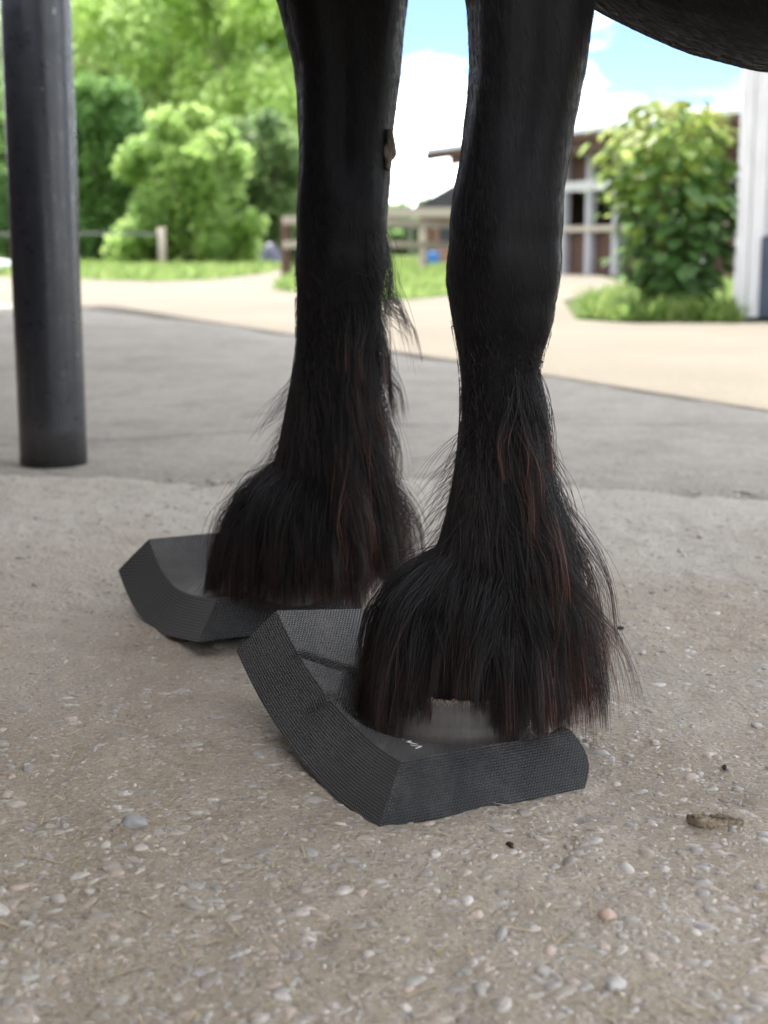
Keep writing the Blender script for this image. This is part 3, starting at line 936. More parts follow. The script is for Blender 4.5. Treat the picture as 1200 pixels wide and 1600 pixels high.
def grow(P_, N_, flow, lift, length, L, K=10, grav=1.2, clump=.55, nguide=500, curl=.06, floor=.03, hoofc=None, seed=0, jit=.15):
    r = np.random.default_rng(seed)
    n = len(P_)
    down = np.array((0, 0, -1.0))
    d = flow + N_ * lift[:, None] + r.normal(0, jit, (n, 3))
    d /= np.linalg.norm(d, axis=1, keepdims=True)
    pts = np.zeros((n, K, 3)); pts[:, 0] = P_
    st = (length / (K - 1))[:, None]
    wob = r.normal(0, 1, (n, 3)); ph = r.uniform(0, 6.28, (n, 1)); fr = r.uniform(3, 7, (n, 1))
    for i in range(1, K):
        t = i / (K - 1)
        dd = d + down * grav * t * .35 + wob * curl * np.sin(fr * t + ph)
        dd /= np.linalg.norm(dd, axis=1, keepdims=True)
        d = dd * .55 + d * .45
        d /= np.linalg.norm(d, axis=1, keepdims=True)
        q = pts[:, i - 1] + d * st
        pts[:, i] = q
    if clump > 0:
        gi = r.choice(n, min(nguide, n), replace=False)
        near = np.empty(n, int)
        for s_ in range(0, n, 2000):
            D = ((P_[s_:s_ + 2000, None] - P_[gi][None]) ** 2).sum(-1)
            near[s_:s_ + 2000] = gi[D.argmin(1)]
        t = np.linspace(0, 1, K)
        wgt = (clump * smooth01(t * 1.35) ** 1.1)[None, :, None] * np.clip(r.uniform(.6, 1.15, (n, 1, 1)), 0, 1)
        wgt[r.random(n) < .05] *= .4
        gl = r.uniform(.58, 1.08, n)[near]
        sc = (length / length[near] * gl)[:, None, None]
        tgt = P_[:, None] * 0 + pts[near][:, :1] + (pts[near] - pts[near][:, :1]) * np.clip(sc, .5, 1.15)
        pts = pts * (1 - wgt) + tgt * wgt
    # keep outside of leg and hoof
    f, s_, a, b, cx, cy = legpar(L, pts)
    if hoofc is not None:
        zz = pts[..., 2]
        k = smooth01((.10 - zz) / .07)
        a = np.maximum(a, .088 * k + a * (1 - k)); b = np.maximum(b, .074 * k + b * (1 - k))
        cx = cx * (1 - k) + hoofc[0] * k; cy = cy * (1 - k) + hoofc[1] * k
        dx, dy = pts[..., 0] - cx, pts[..., 1] - cy
        f = dx * HEAD[0] + dy * HEAD[1]; s_ = dx * LAT[0] + dy * LAT[1]
    m = 1.0 + .002 / a
    q = np.sqrt((f / (a * m)) ** 2 + (s_ / (b * m)) ** 2)
    q = np.where(pts[..., 2] < L['z'][-1], q, 2)
    sc = np.where(q < 1, 1 / np.maximum(q, .25), 1)
    sc[:, 0] = 1
    nx, ny = f * sc, s_ * sc
    pts[..., 0] = cx + nx * HEAD[0] + ny * LAT[0]; pts[..., 1] = cy + nx * HEAD[1] + ny * LAT[1]
    lim = floor + r.uniform(0, .006, (n, 1))
    low = pts[..., 2] < lim
    pts[..., 2] = np.where(low, lim + (pts[..., 2] - lim) * .06, pts[..., 2])
    return pts

def taper(n, K, r0, r):
    t = np.linspace(0, 1, K)
    return r0 * r.uniform(.6, 1.25, (n, 1)) * (1 - .82 * t ** 1.6)[None]

hm = HORSE.data
rng = np.random.default_rng(321)
BACK3 = np.array((-HEAD[0], -HEAD[1], 0))
DOWN = np.array((0, 0, -1.0))
def inleg(L, c, zlo, zhi):
    x, y = np.interp(c[:, 2], L['z'], L['cx']), np.interp(c[:, 2], L['z'], L['cy'])
    return (c[:, 2] > zlo) & (c[:, 2] < zhi) & (np.hypot(c[:, 0] - x, c[:, 1] - y) < .16)

def short_coat():
    n = 105000
    P_, N_ = tri_sample(hm, n, lambda c: (inleg(leg1, c, .30, .86) | inleg(leg2, c, .33, .90) | ((c[:, 2] < 1.0) & (c[:, 2] > .6) & (c[:, 0] > .1) & (c[:, 0] < .9) & (c[:, 1] < 1.9) & (N_up(c)))))
    flow = DOWN[None] + BACK3[None] * .22 + rng.normal(0, .16, (n, 3))
    flow -= N_ * (flow * N_).sum(1, keepdims=True)
    ln = rng.uniform(.006, .013, n)
    K = 4
    d = flow / np.linalg.norm(flow, axis=1, keepdims=True) + N_ * rng.uniform(.05, .16, (n, 1))
    pts = P_[:, None] + d[:, None] * (np.linspace(0, 1, K)[None, :, None] * ln[:, None, None])
    pts[:, -1] -= N_ * (ln * .10)[:, None]
    hair_obj('coat_hair', pts, taper(n, K, .000115, rng), M['coathair'], HORSE)
def N_up(c): return np.ones(len(c), bool)
short_coat()

def feather(L, hoofc, floor, seed, bare, zr, bf=1.0):
    """long leg hair. zr: heights (top of back feather, fetlock, coronet)"""
    r = np.random.default_rng(seed)
    out, rad = [], []
    ztop, zf, zc = zr
    K = 14
    # 1: back feather, from behind the cannon down over the fetlock
    P_, N_ = tri_sample(hm, 30000, lambda c: inleg(L, c, zc + .05, ztop))
    f, s_, a, b, *_ = legpar(L, P_)
    back = -f / np.hypot(f, s_ + 1e-9)
    h = (P_[:, 2] - zc) / (ztop - zc)
    keep = (back > .30 + .25 * h + .15 * r.normal(size=len(P_)))
    keep &= r.random(len(P_)) < 1.05 - .55 * h
    P_, N_, back, h = P_[keep][:10000], N_[keep][:10000], back[keep][:10000], h[keep][:10000]
    n = len(P_)
    ln = np.clip((P_[:, 2] - floor) * r.uniform(.75, 1.12, n), .03, .24) * (.45 + .55 * smooth01((1.05 - h) / .5))
    flow = DOWN[None] * 1.0 + BACK3[None] * (bf * (.20 + .18 * (1 - h) + .12 * r.normal(size=n)))[:, None]
    pts = grow(P_, N_, flow, r.uniform(.05, .34, n) * bf, ln, L, K, 1.6, .93, 150, .12, floor, hoofc, seed + 1, .10)
    hair_obj('back_feather', pts, taper(n, K, .00023, r), M['feather_red'], HORSE)
    # 2: skirt over the hoof, all round
    P_, N_ = tri_sample(hm, 22000, lambda c: inleg(L, c, zc - .01, zf - .02))
    f, s_, a, b, *_ = legpar(L, P_)
    ang = np.arctan2(s_, -f)                       # 0 at the back, + pi/2 = towards LAT
    n = len(P_)
    ln = np.clip((P_[:, 2] - floor) * r.uniform(.85, 1.25, n), .02, .20)
    if bare is not None:
        a0, wid, zlow = bare
        da = ((ang - a0 + math.pi) % (2 * math.pi) - math.pi) / wid
        inb = np.exp(-da ** 4)
        zlow = zlow - .024 * np.clip(np.abs(da), 0, 1) ** 2.5 + .006 * np.sin(ang * 23) + .004 * np.sin(ang * 57)
        ln = ln * (1 - inb) + np.clip((P_[:, 2] - zlow) * r.uniform(.6, 1.15, n) * np.where(r.random(n) < .13, 1.4, 1), .006, .19) * inb
    out_dir = N_.copy(); out_dir[:, 2] = 0
    flow = DOWN[None] * .8 + out_dir * r.uniform(.45, 1.15, (n, 1)) - BACK3[None] * .12 + BACK3[None] * (np.cos(ang) * .15)[:, None]
    pts = grow(P_, N_, flow, r.uniform(.10, .45, n), ln, L, K, 3.0, .92, 190, .16, floor, hoofc, seed + 2)
    sel = r.random(n) < .70
    out.append(pts[sel]); rad.append(taper(sel.sum(), K, .00025, r))
    # 3: cannon and fetlock cover, medium length
    P_, N_ = tri_sample(hm, 9000, lambda c: inleg(L, c, zf - .02, ztop + .05))
    kp = r.random(len(P_)) < 1.15 - 1.1 * smooth01((P_[:, 2] - zf - .05) / (ztop - zf))
    P_, N_ = P_[kp], N_[kp]
    n = len(P_)
    hh = smooth01((P_[:, 2] - zf) / (ztop - zf - .04))
    ln = (.060 - .048 * hh) * r.uniform(.6, 1.2, n)
    flow = DOWN[None] + BACK3[None] * .12
    pts = grow(P_, N_, flow, r.uniform(.08, .30, n), ln, L, K, .5, .5, 500, .05, floor, hoofc, seed + 3)
    out.append(pts); rad.append(taper(n, K, .00021, r))
    # 5: the loose lock hanging behind the knee
    if bare is None:
        P_, N_ = tri_sample(hm, 9000, lambda c: inleg(L, c, .475, .565))
        f, s_, a, b, *_ = legpar(L, P_)
        kp = (-f / np.hypot(f, s_ + 1e-9)) > .80
        P_, N_ = P_[kp][:240], N_[kp][:240]; n = len(P_)
        flow = DOWN[None] + BACK3[None] * r.uniform(.14, .26, (n, 1))
        pts = grow(P_, N_, flow, r.uniform(.08, .2, n), r.uniform(.08, .16, n), L, K, .9, .97, 5, .06, floor, None, seed + 5)
        out.append(pts); rad.append(taper(n, K, .00022, r))
    # 4: stray tufts in front of the fetlock
    P_, N_ = tri_sample(hm, 4000, lambda c: inleg(L, c, zf - .05, zf + .11))
    f, s_, a, b, *_ = legpar(L, P_)
    front = f / np.hypot(f, s_ + 1e-9)
    kp = (front > .45)
    P_, N_ = P_[kp][:280], N_[kp][:280]; n = len(P_)
    flow = DOWN[None] - BACK3[None] * r.uniform(.2, .75, (n, 1))
    pts = grow(P_, N_, flow, r.uniform(.3, .7, n), r.uniform(.05, .11, n), L, K, .5, .5, 26, .10, floor, hoofc, seed + 4)
    out.append(pts); rad.append(taper(n, K, .00018, r))
    o = hair_obj('feather_hair', np.concatenate(out), np.concatenate(rad), M['feather'], HORSE)
    return o
feather(leg1, HOOF1, .030, 100, (1.32, .60, .084), (.42, .25, .10), .86)
feather(leg2, HOOF2, .058, 200, None, (.47, .27, .115), .66)

# ------------------------------------------------------------------ vegetation
def leaf_cloud(name, centers, radii, n, size, pal, mat, parent=None, droop=.3, seed=0, origin=(0, 0, 0), shell=.55, elong=1.7):
    r = np.random.default_rng(seed)
    centers, radii = np.asarray(centers, float), np.asarray(radii, float)
    vol = radii.prod(1) ** (2 / 3); k = r.choice(len(centers), n, p=vol / vol.sum())
    d = r.normal(size=(n, 3)); d /= np.linalg.norm(d, axis=1, keepdims=True)
    rad = r.random(n) ** shell
    C = centers[k] + d * rad[:, None] * radii[k]
    C += r.normal(0, .04, (n, 3)) * radii[k]
    dirv = r.normal(size=(n, 3)) + d * .7; dirv[:, 2] -= droop
    dirv /= np.linalg.norm(dirv, axis=1, keepdims=True)
    side = np.cross(dirv, r.normal(size=(n, 3))); side /= np.linalg.norm(side, axis=1, keepdims=True)
    up = np.cross(side, dirv)
    s = size * r.uniform(.6, 1.35, (n, 1))
    a = C - dirv * s * elong / 2; b = C + side * s * .5 + up * s * .12; c = C + dirv * s * elong / 2; e = C - side * s * .5 + up * s * .12
    V = np.stack([a, b, c, e], 1).reshape(-1, 3) - np.asarray(origin)
    F = np.arange(4 * n).reshape(-1, 4)
    me = fast_mesh(name, V, F, mat)
    pal = np.asarray(pal)
    cb = pal[r.integers(0, len(pal), len(centers))][k]
    col = (.6 * cb + .4 * pal[r.integers(0, len(pal), n)]) * r.uniform(.75, 1.25, (n, 1))
    face_color(me, col, 4)
    return me

PALE = [(.105, .170, .030), (.120, .185, .038), (.090, .155, .032), (.135, .195, .042)]
DEEP = [(.060, .140, .026), (.070, .155, .028), (.050, .115, .026), (.085, .17, .03)]
MIDG = [(.080, .140, .036), (.090, .155, .038), (.075, .135, .046), (.105, .165, .048)]

def dome_crown(rx, ry, h, nb, seed):
    r = np.random.default_rng(seed)
    C, Q = [], []
    for i in range(nb):
        zf = r.uniform(.04, .93); wv = math.sqrt(max(0, 1 - zf ** 2.4)) * (.80 + .20 * min(1, zf * 3))
        a = r.uniform(0, 6.283); q = r.uniform(.35, .86)
        C.append((wv * rx * q * math.cos(a), wv * ry * q * math.sin(a), max(.12 * h, zf * h * .94)))
        s = r.uniform(.15, .30)
        Q.append((rx * s, ry * s, h * s * .48))
    C.append((0, 0, h * .42)); Q.append((rx * .62, ry * .62, h * .42))
    return C, Q

def clump_crown(c, rx, ry, rz, nb, seed, low=.15):
    r = np.random.default_rng(seed)
    C, Q = [], []
    for i in range(nb):
        d = r.normal(size=3); d /= np.linalg.norm(d); d[2] = d[2] if d[2] > -.5 else d[2] * .6
        q = r.uniform(.45, .92)
        C.append((c[0] + d[0] * rx * q, c[1] + d[1] * ry * q, max(c[2] + d[2] * rz * q, low)))
        s = r.uniform(.18, .36)
        Q.append((rx * s * 1.1, ry * s * 1.1, rz * s * .85))
    C.append(c); Q.append((rx * .35, ry * .35, rz * .4))
    return C, Q

def tree(name, px, Y, top_z, rx, rz_low, n, size, pal, mat, label, cat, seed, nb=34, trunk_r=.16, droop=.3, shell=.5, group=None):
    x = at(px, 385, Y)[0]
    root = empty(name, (x, Y, 0))
    cz = (top_z + rz_low) / 2; rz = (top_z - rz_low) / 2
    C, Q = dome_crown(rx, rx * .9, top_z, nb, seed) if rz_low < 1 else clump_crown((0, 0, cz), rx, rx * .9, rz, nb, seed)
    me = leaf_cloud('crown', C, Q, n, size, pal, mat, droop=droop, seed=seed, shell=shell)
    o = link('crown', me); o.parent = root
    r = random.Random(seed)
    mb_ = MB()
    tops = []
    h = max(rz_low, .2) + rz * .5
    mb_.tube([(0, 0, -.1), (.05, 0, h * .5), (.02, .05, h), (.1, 0, cz + rz * .4)], [trunk_r * 1.3, trunk_r, trunk_r * .8, trunk_r * .2], 9)
    mb_.build('trunk', M['bark'], None, True).parent = root
    for i in range(7):
        a = i * 6.283 / 7 + r.random(); L_ = rx * r.uniform(.5, .8); z0 = h * r.uniform(.45, 1.0)
        b_ = MB()
        b_.tube([(0.03, 0.02, z0), (math.cos(a) * L_ * .5, math.sin(a) * L_ * .5, z0 + rz * .35), (math.cos(a) * L_, math.sin(a) * L_, z0 + rz * r.uniform(.4, .9))], [trunk_r * .5, trunk_r * .3, trunk_r * .08], 6)
        b_.build('limb', M['bark'], None, True).parent = root
    tag(root, label, cat, group)
    return root

tree('bush', 293, 38.5, 4.25, 2.15, .15, 15000, .13, PALE, M['leafA'], 'big rounded pale green bush behind the fence post', 'bush', 11, 40, .10, .7, .45)
tree('tree', 155, 43, 5.75, 2.3, .6, 15000, .15, DEEP, M['leafB'], 'dark green leafy tree between the steel post and the rounded bush', 'tree', 12, 34, .16)
tree('tree', 15, 44, 6.0, 2.2, .5, 8000, .16, DEEP, M['leafB'], 'dark green tree mostly hidden behind the steel post', 'tree', 13, 28, .16)
M['leafC'] = m_leaf('light_leaves', 1.4, .62)
TALL = [(.150, .210, .062), (.175, .230, .072), (.110, .165, .050), (.190, .240, .078)]
tree('tree', 250, 56, 14.5, 4.2, 2.2, 15000, .20, TALL, M['leafC'], 'tall pale green tree rising out of view behind the rounded bush', 'tree', 14, 46, .26, .6)
tree('tree', 120, 60, 14.0, 3.6, 2.6, 12000, .20, TALL, M['leafC'], 'tall light green tree whose crown shows beside the steel post', 'tree', 15, 42, .26, .6)
tree('tree', 420, 54, 11.5, 3.2, 1.6, 14000, .19, TALL, M['leafC'], 'tall mid green tree beside the far foreleg', 'tree', 16, 42, .24, .6)
tree('tree', 408, 46, 5.2, 2.1, .3, 11000, .15, MIDG, M['leafB'], 'dense low green tree behind the tarp-covered heap', 'tree', 17, 30, .14)
tree('tree', 458, 50, 4.6, 2.0, .3, 7000, .16, MIDG, M['leafB'], 'low green tree showing between the end of the rail fence and the far foreleg', 'tree', 23, 26, .12)
tree('tree', 330, 68, 12.5, 5.5, .5, 18000, .24, DEEP, M['leafB'], 'broad dark tree closing the gaps behind the tall pale trees', 'tree', 18, 40, .3)
tree('tree', 60, 66, 11, 5.5, .5, 14000, .26, DEEP, M['leafB'], 'broad dark tree far behind the steel post', 'tree', 22, 36, .3)
tree('tree', 625, 95, 3.9, 2.2, .3, 5000, .28, MIDG, M['leafA'], 'distant hazy green tree below the thin mast', 'tree', 19, 18, .2)
tree('tree', 560, 92, 4.4, 2.6, .3, 5000, .28, MIDG, M['leafA'], 'distant green tree mostly hidden by the far foreleg', 'tree', 20, 18, .2)
tree('tree', 668, 100, 3.8, 2.2, .3, 4500, .28, MIDG, M['leafA'], 'distant green tree touching the dark shed roof', 'tree', 21, 18, .2)

def wood_edge():
    r = np.random.default_rng(77)
    C, Q = [], []
    for i in range(90):
        x = r.uniform(-26, -4.2); y = 72 + r.uniform(-3, 4)
        C.append((x, y, r.uniform(.3, 5.5))); s = r.uniform(1.0, 2.0); Q.append((s * 1.2, s, s * .8))
    me = leaf_cloud('undergrowth', C, Q, 26000, .30, DEEP, M['leafB'], droop=.3, seed=78)
    tag(link('undergrowth', me), 'dark green undergrowth closing the view below the tall trees', 'undergrowth', kind='stuff')
wood_edge()

def grass(name, polys, n, h, label, pal, seed, wd=.012):
    r = np.random.default_rng(seed)
    P_ = []
    from mathutils.geometry import intersect_point_tri_2d
    tris = []
    for poly in polys:
        poly = [np.array(q[:2]) for q in poly]
        for i in range(1, len(poly) - 1): tris.append((poly[0], poly[i], poly[i + 1]))
    ar = np.array([abs((b - a)[0] * (c - a)[1] - (b - a)[1] * (c - a)[0]) for a, b, c in tris]); ar /= ar.sum()
    k = r.choice(len(tris), n, p=ar); u, v = r.random(n), r.random(n); f = u + v > 1; u[f], v[f] = 1 - u[f], 1 - v[f]
    T = np.array(tris)[k]
    B = T[:, 0] * (1 - u - v)[:, None] + T[:, 1] * u[:, None] + T[:, 2] * v[:, None]
    B = np.concatenate([B, np.zeros((n, 1))], 1)
    hh = h * r.uniform(.4, 1.25, n) * (1 + .9 * vnoise(B[:, 0] * 1.3, B[:, 1] * 1.3, seed))
    a = r.uniform(0, 6.283, n); s = np.stack([np.cos(a), np.sin(a), 0 * a], 1) * wd * r.uniform(.6, 1.3, (n, 1))
    ln = r.normal(0, .45, (n, 2)) * hh[:, None]
    mid = B + np.concatenate([ln * .3, (hh * .6)[:, None]], 1); tip = B + np.concatenate([ln, hh[:, None]], 1)
    V = np.stack([B - s, B + s, mid + s * .8, tip, mid - s * .8], 1).reshape(-1, 3)
    F = np.arange(5 * n).reshape(-1, 5)
    me = fast_mesh(name, V, F, M['grass'])
    pal = np.asarray(pal)
    face_color(me, pal[r.integers(0, len(pal), n)] * r.uniform(.75, 1.25, (n, 1)), 5)
    tag(link(name, me), label, 'grass', kind='stuff')

GP = [(.085, .150, .020), (.105, .170, .026), (.070, .130, .018), (.13, .17, .04)]
lawnL = [g(*q) for q in ((-60, 430), (110, 430), (170, 436), (240, 440), (330, 437), (400, 429), (440, 421), (460, 415), (440, 408), (-60, 408))]
lawnR = [g(*q) for q in ((424, 452), (470, 458), (560, 466), (640, 469), (705, 462), (730, 446), (790, 430), (745, 412), (620, 404), (520, 408), (465, 424), (440, 438))]
lawnB = [g(*q) for q in ((902, 494), (960, 501), (1060, 504), (1160, 504), (1168, 480), (1150, 455), (1060, 446), (965, 462))]
for nm, pl in (('lawn', lawnL), ('lawn', lawnR), ('grass_verge', lawnB)):
    mb = MB(); mb.poly([(q[0], q[1], .003) for q in pl])
    tag(mb.build(nm, M['soil']), kind='structure')
grass('long_grass', [lawnL], 26000, .16, 'bright green grass along the fence below the trees', GP, 31, .016)
grass('long_grass', [lawnR], 26000, .11, 'bright green lawn between the horse legs and the rail fence', GP, 32, .014)
grass('long_grass', [lawnB], 12000, .15, 'long grass and weeds at the foot of the leafy bush', GP, 33, .007)

def vine_bush():
    c = np.array((2.12, 11.55, 0))
    root = empty('leafy_bush', tuple(c))
    r = np.random.default_rng(41)
    # leaf shapes, shared
    def leaf_mesh(k):
        ol = [(0, -.5), (.30, -.46), (.47, -.2), (.42, .12), (.22, .36), (0, .58), (-.22, .36), (-.42, .12), (-.47, -.2), (-.30, -.46)]
        V = [(x, y, .10 * abs(x) - .18 * (y + .1) ** 2) for x, y in ol] + [(0, 0, -.01), (0, .3, -.04), (0, -.35, -.02)]
        F = [(10, 2, 3), (10, 3, 4), (10, 4, 11), (11, 4, 5), (11, 5, 6), (11, 6, 10), (10, 6, 7), (10, 7, 8), (10, 8, 12), (12, 8, 9), (12, 9, 0), (12, 0, 1), (12, 1, 2), (12, 2, 10)]
        me = fast_mesh('leaf', V, F, M['leafB'] if k > 1 else M['leafA'], True)
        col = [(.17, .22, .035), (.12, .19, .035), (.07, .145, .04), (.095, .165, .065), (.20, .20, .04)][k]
        face_color(me, np.repeat(np.array([col]), len(F), 0), 3)
        return me
    LM = [leaf_mesh(k) for k in range(5)]
    # crown outline in height: half width by height
    hz = np.array((.12, .35, .6, .9, 1.2, 1.45, 1.62)); hwid = np.array((.34, .45, .53, .57, .56, .50, .32))
    stuffV, stuffF, stuffC = [], [], []
    nv = 0
    for i in range(1500):
        z = r.uniform(.12, 1.60); wv = np.interp(z, hz, hwid)
        a = r.uniform(0, 6.283); q = r.random() ** .45 * (1.28 if r.random() < .10 else 1)
        xo = .05 + .10 * (z < .9)
        p_ = c + np.array((wv * q * math.cos(a) + xo, .75 * wv * q * math.sin(a), z))
        out = np.array((math.cos(a), math.sin(a), .55 + .4 * r.normal())); out /= np.linalg.norm(out)
        s = r.uniform(.075, .150) * (1 if z < 1.3 else .8)
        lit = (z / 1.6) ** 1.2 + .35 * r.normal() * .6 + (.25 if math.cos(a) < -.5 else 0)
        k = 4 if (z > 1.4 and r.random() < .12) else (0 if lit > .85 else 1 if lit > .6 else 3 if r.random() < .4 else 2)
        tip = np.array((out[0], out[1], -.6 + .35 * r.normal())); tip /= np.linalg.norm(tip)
        y_ = Vector(tip); z_ = Vector(out); x_ = y_.cross(z_).normalized(); z_ = x_.cross(y_).normalized()
        mat4 = Matrix(((x_.x, y_.x, z_.x, p_[0]), (x_.y, y_.y, z_.y, p_[1]), (x_.z, y_.z, z_.z, p_[2]), (0, 0, 0, 1))) @ Matrix.Diagonal((s, s, s, 1))
        if i < 290:
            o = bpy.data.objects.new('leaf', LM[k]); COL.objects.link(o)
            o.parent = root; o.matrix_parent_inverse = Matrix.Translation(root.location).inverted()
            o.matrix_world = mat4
            o.matrix_basis = mat4
        else:
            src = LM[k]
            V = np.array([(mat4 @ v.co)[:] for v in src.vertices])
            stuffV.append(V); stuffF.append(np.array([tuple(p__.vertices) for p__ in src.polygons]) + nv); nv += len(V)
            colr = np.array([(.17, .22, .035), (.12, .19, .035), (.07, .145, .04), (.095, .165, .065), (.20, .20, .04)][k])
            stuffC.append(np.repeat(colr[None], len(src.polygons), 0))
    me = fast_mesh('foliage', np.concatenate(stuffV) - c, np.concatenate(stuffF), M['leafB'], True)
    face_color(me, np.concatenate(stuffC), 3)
    o = link('foliage', me); o.parent = root; tag(o, kind='stuff')
    for i in range(9):
        a = r.uniform(0, 6.28); mb_ = MB()
        mb_.tube([(.1 * math.cos(a), .1 * math.sin(a), -.02), (.22 * math.cos(a), .2 * math.sin(a), .6), (.3 * math.cos(a) + .05, .25 * math.sin(a), 1.2)], [.016, .012, .005], 6)
        mb_.build('stem', M['bark'], None, True).parent = root
    tag(root, 'tall bush with large heart-shaped green leaves beside the white shed', 'bush')
vine_bush()

# ------------------------------------------------------------------ buildings and fences
def white_shed():
    c = np.array((2.63, 11.1, 0)); fx = np.array((.9994, -.035, 0)); sy = np.array((.216, .976, 0)); H = 3.0
    root = empty('white_shed', tuple(c))
    def add(name, mb_, m, **k): return mb_.build(name, m, root, **k)
    mb_ = MB(); mb_.box(c + fx * .03 + sy * .03 + (0, 0, H / 2), fx * .045, sy * .045, (0, 0, H / 2)); add('corner_post', mb_, M['whitewood'], bevel=.005)
    x = .078
    i = 0
    while x < 2.5:
        wd = .115
        zb_ = .62 if .155 < x + wd / 2 < .95 else .02
        mb_ = MB(); mb_.box(c + fx * (x + wd / 2) + sy * (.012 + .004 * (i % 2)) + (0, 0, (H + zb_) / 2), fx * (wd / 2 - .003), sy * .011, (0, 0, (H - zb_) / 2)); add('plank', mb_, M['greywood'] if i % 3 else M['whitewood'])
        x += wd; i += 1
    mb_ = MB(); mb_.box(c + fx * .56 + sy * .03 + (0, 0, .31), fx * .385, sy * .012, (0, 0, .29)); add('hatch', mb_, M['navy'])
    mb_ = MB(); mb_.box(c + fx * .185 + sy * .008 + (0, 0, .31), fx * .018, sy * .012, (0, 0, .30)); add('hatch_frame', mb_, M['navy'])
    y = .078
    while y < 2.0:
        wd = .115
        mb_ = MB(); mb_.box(c + sy * (y + wd / 2) + fx * .012 + (0, 0, H / 2 + .01), sy * (wd / 2 - .003), fx * .011, (0, 0, H / 2 - .01)); add('plank', mb_, M['whitewood'])
        y += wd
    mb_ = MB(); mb_.box(c + fx * 1.27 + sy * 1.05 + (0, 0, H / 2), fx * 1.20, sy * .98, (0, 0, H / 2 - .05)); add('wall_core', mb_, M['darkwood'])
    mb_ = MB(); mb_.box(c + fx * 1.27 + sy * 1.05 + (0, 0, H + .06), fx * 1.42, sy * 1.25, (0, 0, .05)); add('roof', mb_, M['metalroof'])
    tag(root, 'white board shed with a low dark blue hatch beside the leafy bush', 'shed')
white_shed()

def barn():
    e = np.array((-.426, .905, 0)); e /= np.linalg.norm(e)
    n = np.array((-e[1], e[0], 0))        # towards the yard
    P0 = np.array((3.5, 28.6, 0))
    s0, s1 = -11.0, 6.0
    root = empty('open_barn', tuple(P0))
    def B(name, mb_, m, **k): return mb_.build(name, m, root, **k)
    Hh = 2.62
    ny = n * -1
    slope = math.tan(R(9))
    # roof sheets
    k = s0
    while k < s1 - .01:
        mb_ = MB()
        a = P0 + e * k; b = P0 + e * min(k + .97, s1)
        dp = 8.0
        q = [a + (0, 0, Hh), b + (0, 0, Hh), b + ny * dp + (0, 0, Hh + dp * slope), a + ny * dp + (0, 0, Hh + dp * slope)]
        mb_.poly(q[::-1]); mb_.poly([p_ + np.array((0, 0, .09)) for p_ in q])
        for i in range(4): mb_.poly([q[i], q[(i + 1) % 4], q[(i + 1) % 4] + np.array((0, 0, .09)), q[i] + np.array((0, 0, .09))])
        B('roof_sheet', mb_, M['metalroof'])
        k += .985
    mb_ = MB(); mb_.bar(P0 + e * s0 + (0, 0, Hh - .06) + n * .02, P0 + e * s1 + (0, 0, Hh - .06) + n * .02, .03, .12); B('fascia', mb_, M['darkwood'])
    mb_ = MB(); mb_.bar(P0 + e * s0 + ny * .12 + (0, 0, Hh - .22), P0 + e * (s1 - 1.0) + ny * .12 + (0, 0, Hh - .22), .08, .22); B('eave_beam', mb_, M['darkwood'])
    mb_ = MB(); mb_.bar(P0 + e * (s1 + .02) + (0, 0, Hh - .10), P0 + e * (s1 + .02) + ny * 8 + (0, 0, Hh - .10 + 8 * slope), .035, .20); B('barge_board', mb_, M['darkroof'])
    k = s0 + .2
    while k < s1:
        mb_ = MB(); a = P0 + e * k + (0, 0, Hh - .085); b = a + ny * 2.5 + np.array((0, 0, 2.5 * slope)); mb_.bar(a, b, .08, .19); B('rafter', mb_, M['redwood'])
        k += .9
    wl_ = ny * .75
    mb_ = MB(); mb_.bar(P0 + wl_ + e * s0 + (0, 0, 2.42), P0 + wl_ + e * (s1 - .9) + (0, 0, 2.42), .16, .22); B('wall_plate', mb_, M['wood'])
    for i in range(20):
        k = -11.1 + i * .93 + .30
        if k > s1 - .8: break
        mb_ = MB(); mb_.box(P0 + wl_ + e * k + (0, 0, 1.15), e * .085, n * .07, (0, 0, 1.155)); B('wall_post', mb_, M['greywood'])
    mb_ = MB(); mb_.bar(P0 + wl_ + n * .09 + e * s0 + (0, 0, 1.70), P0 + wl_ + n * .09 + e * (s1 - .9) + (0, 0, 1.70), .035, .19); B('rail', mb_, M['whitewood'])
    mb_ = MB(); mb_.bar(P0 + wl_ + n * .09 + e * s0 + (0, 0, .88), P0 + wl_ + n * .09 + e * (s1 - .9) + (0, 0, .88), .035, .11); B('rail', mb_, M['wood'])
    k = s0
    while k < s1 - 1:
        mb_ = MB(); mb_.box(P0 + wl_ + ny * .10 + e * (k + .23) + (0, 0, 2.04), e * .225, n * .012, (0, 0, .27)); B('board', mb_, M['redwood'])
        mb_ = MB(); mb_.box(P0 + wl_ + ny * .10 + e * (k + .23) + (0, 0, .40), e * .225, n * .012, (0, 0, .40)); B('board', mb_, M['redwood'] if int(k * 7) % 3 else M['darkwood'])
        k += .465
    mb_ = MB(); mb_.box(P0 + ny * 5.5 + e * (s0 + s1) / 2 + (0, 0, 1.4), e * (s1 - s0) / 2 * .98, n * .05, (0, 0, 1.4)); B('back_wall', mb_, M['darkwood'])
    for s_ in (s0 + .1, s1 - .95):
        mb_ = MB(); mb_.box(P0 + wl_ * 1.2 + ny * 2.3 + e * s_ + (0, 0, 1.3), e * .04, n * 2.3, (0, 0, 1.3)); B('end_wall', mb_, M['redwood'])
    tag(root, 'open-fronted barn with red-brown boards, grey posts and pale roof', 'barn')
barn()

